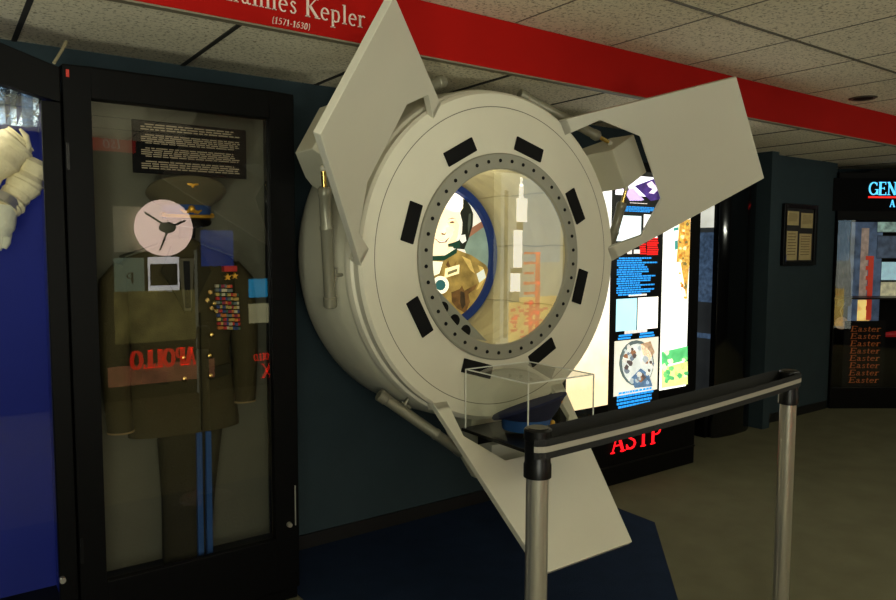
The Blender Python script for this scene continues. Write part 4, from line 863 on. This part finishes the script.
m.tube([S(a[0]-.06, a[1], -.3), S(a[0], a[1]+.012, -.3), S(a[0]+.12, a[1]+.02, -.3), S(a[0]+.3, a[1]+.015, -.3)], [.008, .022, .03, .02], 12); m.build('body', em('car_red', s(130, 16, 20), .35), t, True)
t = thing('text_placard', 'black placard with eight stacked orange words low in the angled showcase', 'placard', tuple(S(.5, .5, -.12)))
M_ea = em('ember_lettering', s(120, 60, 16), .5)
a = loc2(848, 324, -.13); b = loc2(878, 386, -.13)
m = MB(); sbox(m, a[0]-.03, b[0]+.05, b[1]-.03, a[1]+.03, -.136, -.131); m.build('board', M_blackm, t)
for i in range(8):
    q = loc2(848+(7-i)*.3, 331.5+i*7.3, -.13); m = MB(); write(m, 'Easter', S(q[0], q[1], -.13), dirv, (0, 0, 1), .052, slant=.2, bold=1.0, xs=1.75); m.build('lettering', M_ea, t)

# ------------------------------------------------------------------ exhibits on the wall behind the photographer (seen mirrored in the glass)
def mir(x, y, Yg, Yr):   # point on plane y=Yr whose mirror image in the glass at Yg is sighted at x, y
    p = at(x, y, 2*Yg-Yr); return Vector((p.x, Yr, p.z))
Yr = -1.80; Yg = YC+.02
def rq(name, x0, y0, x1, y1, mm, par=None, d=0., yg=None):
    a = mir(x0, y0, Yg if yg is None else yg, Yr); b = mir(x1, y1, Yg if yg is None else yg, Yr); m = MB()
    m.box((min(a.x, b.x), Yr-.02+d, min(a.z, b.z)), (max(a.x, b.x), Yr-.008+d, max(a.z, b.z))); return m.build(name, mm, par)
E1 = 3.0  # glow put into these exhibits' colours so their weak reflections show
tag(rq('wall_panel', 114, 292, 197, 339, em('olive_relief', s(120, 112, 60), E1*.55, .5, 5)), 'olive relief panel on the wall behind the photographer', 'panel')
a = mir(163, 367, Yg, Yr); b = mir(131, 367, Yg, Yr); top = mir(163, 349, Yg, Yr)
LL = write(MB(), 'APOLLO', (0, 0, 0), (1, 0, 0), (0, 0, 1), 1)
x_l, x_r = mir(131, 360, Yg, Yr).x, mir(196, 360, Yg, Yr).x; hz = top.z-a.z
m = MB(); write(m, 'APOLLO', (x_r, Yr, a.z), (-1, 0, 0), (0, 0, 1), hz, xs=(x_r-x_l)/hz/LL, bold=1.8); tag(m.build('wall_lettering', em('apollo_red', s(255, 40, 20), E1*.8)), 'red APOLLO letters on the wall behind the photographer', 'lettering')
tag(rq('glowing_ledge', 108, 368, 215, 377, em('pink_ledge', s(190, 120, 85), E1*.4, .3, 8)), 'pink ledge with added glow under the red wall letters', 'ledge')
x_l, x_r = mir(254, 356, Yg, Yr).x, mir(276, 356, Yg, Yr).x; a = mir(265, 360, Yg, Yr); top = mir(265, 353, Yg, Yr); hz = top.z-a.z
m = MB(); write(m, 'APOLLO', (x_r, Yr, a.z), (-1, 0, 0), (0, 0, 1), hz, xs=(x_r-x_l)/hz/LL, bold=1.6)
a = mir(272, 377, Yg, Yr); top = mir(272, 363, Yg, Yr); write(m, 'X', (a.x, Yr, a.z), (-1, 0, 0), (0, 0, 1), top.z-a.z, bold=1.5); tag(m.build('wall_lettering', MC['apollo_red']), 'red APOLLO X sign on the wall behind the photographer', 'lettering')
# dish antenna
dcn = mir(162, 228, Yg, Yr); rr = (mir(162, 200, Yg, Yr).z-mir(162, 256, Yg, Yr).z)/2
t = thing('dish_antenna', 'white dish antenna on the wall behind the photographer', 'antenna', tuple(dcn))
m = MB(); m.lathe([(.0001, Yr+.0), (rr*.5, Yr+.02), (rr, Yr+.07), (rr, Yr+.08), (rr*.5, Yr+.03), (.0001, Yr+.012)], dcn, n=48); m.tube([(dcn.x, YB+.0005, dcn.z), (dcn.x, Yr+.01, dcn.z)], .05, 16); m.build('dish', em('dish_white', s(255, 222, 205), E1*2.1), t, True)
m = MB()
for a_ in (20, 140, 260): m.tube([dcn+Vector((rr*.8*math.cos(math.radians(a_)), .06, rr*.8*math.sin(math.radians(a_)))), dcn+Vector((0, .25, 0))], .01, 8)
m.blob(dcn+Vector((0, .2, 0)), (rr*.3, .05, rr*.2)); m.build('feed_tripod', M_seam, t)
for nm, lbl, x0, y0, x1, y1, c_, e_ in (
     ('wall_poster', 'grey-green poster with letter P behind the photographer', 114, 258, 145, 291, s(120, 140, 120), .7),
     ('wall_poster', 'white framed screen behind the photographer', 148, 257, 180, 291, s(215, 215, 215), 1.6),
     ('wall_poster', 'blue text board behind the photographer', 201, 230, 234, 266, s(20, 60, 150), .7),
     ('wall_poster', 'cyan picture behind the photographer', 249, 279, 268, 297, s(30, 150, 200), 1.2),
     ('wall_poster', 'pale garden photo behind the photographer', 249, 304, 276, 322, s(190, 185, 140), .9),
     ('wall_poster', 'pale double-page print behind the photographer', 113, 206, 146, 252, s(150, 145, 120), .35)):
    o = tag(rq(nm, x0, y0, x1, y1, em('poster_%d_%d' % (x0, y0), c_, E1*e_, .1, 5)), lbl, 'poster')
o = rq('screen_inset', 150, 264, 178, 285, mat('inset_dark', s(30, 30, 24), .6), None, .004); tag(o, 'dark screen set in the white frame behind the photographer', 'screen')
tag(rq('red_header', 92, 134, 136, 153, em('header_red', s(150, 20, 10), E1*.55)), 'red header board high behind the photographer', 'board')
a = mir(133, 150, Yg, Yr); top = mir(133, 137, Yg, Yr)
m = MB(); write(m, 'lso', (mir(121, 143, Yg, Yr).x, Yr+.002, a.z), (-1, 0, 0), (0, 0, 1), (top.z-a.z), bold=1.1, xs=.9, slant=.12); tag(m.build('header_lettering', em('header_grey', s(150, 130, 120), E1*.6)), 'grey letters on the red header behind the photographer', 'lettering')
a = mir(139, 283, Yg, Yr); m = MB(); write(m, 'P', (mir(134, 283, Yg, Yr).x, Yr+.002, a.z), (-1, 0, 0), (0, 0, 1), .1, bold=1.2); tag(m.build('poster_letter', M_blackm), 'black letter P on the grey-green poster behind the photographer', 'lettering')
tag(rq('added_pale_post', 196.6, 250, 198.2, 432, em('post_pale', s(150, 155, 140), E1*.35), None, .02), 'slim pale post added behind the photographer as a bright line in the glass', 'post')  # glowing strip added to give the upright bright line in the showcase glass
# rocket launch lightbox mirrored in the round window
t = thing('launch_lightbox', 'lightbox photo of a white rocket and red gantry behind the photographer', 'lightbox', (6, Yr, 0))
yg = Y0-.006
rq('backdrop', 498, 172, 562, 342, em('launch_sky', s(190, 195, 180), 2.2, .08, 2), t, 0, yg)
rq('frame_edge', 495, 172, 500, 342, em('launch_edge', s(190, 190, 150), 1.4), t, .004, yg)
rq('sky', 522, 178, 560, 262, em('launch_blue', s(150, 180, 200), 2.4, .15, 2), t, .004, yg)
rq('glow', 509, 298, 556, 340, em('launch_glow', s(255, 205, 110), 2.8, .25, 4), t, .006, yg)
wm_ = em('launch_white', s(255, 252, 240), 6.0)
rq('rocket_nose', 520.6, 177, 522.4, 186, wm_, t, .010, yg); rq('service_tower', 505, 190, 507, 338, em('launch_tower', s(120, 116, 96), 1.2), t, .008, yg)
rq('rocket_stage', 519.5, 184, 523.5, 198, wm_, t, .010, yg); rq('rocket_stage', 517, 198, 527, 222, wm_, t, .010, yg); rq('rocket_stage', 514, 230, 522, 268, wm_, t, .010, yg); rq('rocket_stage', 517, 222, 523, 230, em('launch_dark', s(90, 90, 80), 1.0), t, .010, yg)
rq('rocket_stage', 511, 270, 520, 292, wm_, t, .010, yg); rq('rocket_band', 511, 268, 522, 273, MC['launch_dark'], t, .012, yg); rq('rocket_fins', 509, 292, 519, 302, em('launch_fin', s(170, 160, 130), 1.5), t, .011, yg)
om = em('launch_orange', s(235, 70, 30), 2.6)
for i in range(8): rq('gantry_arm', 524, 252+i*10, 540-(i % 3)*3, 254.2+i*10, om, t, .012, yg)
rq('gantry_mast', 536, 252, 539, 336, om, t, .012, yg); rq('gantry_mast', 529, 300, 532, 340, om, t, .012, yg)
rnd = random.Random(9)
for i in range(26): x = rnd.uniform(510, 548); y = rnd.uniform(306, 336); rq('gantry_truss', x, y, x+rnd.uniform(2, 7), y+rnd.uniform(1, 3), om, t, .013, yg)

# ------------------------------------------------------------------ lights
def area(name, loc, rot, sx_, sy_, power, col, spread=180):
    l = bpy.data.lights.new(name, 'AREA'); l.shape = 'RECTANGLE'; l.size = sx_; l.size_y = sy_; l.energy = power; l.color = col; l.spread = math.radians(spread)
    o = bpy.data.objects.new(name, l); C.objects.link(o); o.location = loc; o.rotation_euler = rot; return o
area('added_front_fill', (-.65, YB+.01, 1.52), (math.radians(90), 0, 0), 1.6, 1.5, 56, (.98, 1, .84))  # unseen fill light added in front of the made-up window
area('added_ceiling_fill', (3.6, .3, HIGH-.03), (0, 0, 0), 1.2, .6, 9, (.98, 1, .82))  # unseen overhead panels, this and the next, added to fill the room
area('added_ceiling_fill', (6.3, .6, HIGH-.03), (0, 0, 0), 1.2, .6, 9, (.98, 1, .82))
area('added_uplight', (.15, -1.3, 1.75), (math.radians(172), math.radians(-25), 0), .4, .3, 40, (.98, 1, .82))  # three unseen upward lights added behind the camera to brighten the ceiling
area('added_uplight', (3.2, -1.3, 1.75), (math.radians(168), 0, 0), .5, .3, 34, (.98, 1, .82))
area('added_uplight', (7.8, -1.3, 1.75), (math.radians(168), 0, 0), .5, .3, 26, (.98, 1, .82))
def spot(loc, tgt, e_, ang):  # unseen low spots added to brighten the lower ceiling
    l = bpy.data.lights.new('added_ceiling_wash', 'SPOT'); l.energy = e_; l.color = (.98, 1, .82); l.spot_size = math.radians(ang); l.spot_blend = 1; l.shadow_soft_size = .25
    o = bpy.data.objects.new('added_ceiling_wash', l); C.objects.link(o); o.location = loc; o.rotation_euler = (Vector(tgt)-Vector(loc)).to_track_quat('-Z', 'Y').to_euler()
spot((-.9, -.3, .3), (.8, 2.85, 2.27), 130, 42)
spot((1.6, -1.5, .3), (1.9, 2.85, 2.3), 90, 26)
spot((5.0, -1.4, .3), (5.6, 2.9, 2.27), 70, 34)
def pt(loc, e_, col, r=.05):
    l = bpy.data.lights.new('tunnel_lamp', 'POINT'); l.energy = e_; l.color = col; l.shadow_soft_size = r
    o = bpy.data.objects.new('tunnel_lamp', l); C.objects.link(o); o.location = loc
pt((mc.x-.1, Y0+.12, mc.z+.30), 1.6, (1, .93, .72), .03)
area('showcase_lamp', (.78, 2.86, 2.03), (0, 0, 0), .5, .08, .06, (1, .92, .7))
area('showcase_lamp', (-.2, 2.9, 2.0), (0, 0, 0), .8, .1, 2.2, (1, .97, .85))
w = bpy.data.worlds.new('world'); bpy.context.scene.world = w; w.use_nodes = True
w.node_tree.nodes['Background'].inputs[0].default_value = (.02, .02, .02, 1)
sc = bpy.context.scene
sc.view_settings.view_transform = 'Standard'; sc.view_settings.look = 'None'; sc.view_settings.exposure = 0
sc.cycles.use_denoising = True; sc.cycles.max_bounces = 8; sc.cycles.transparent_max_bounces = 16
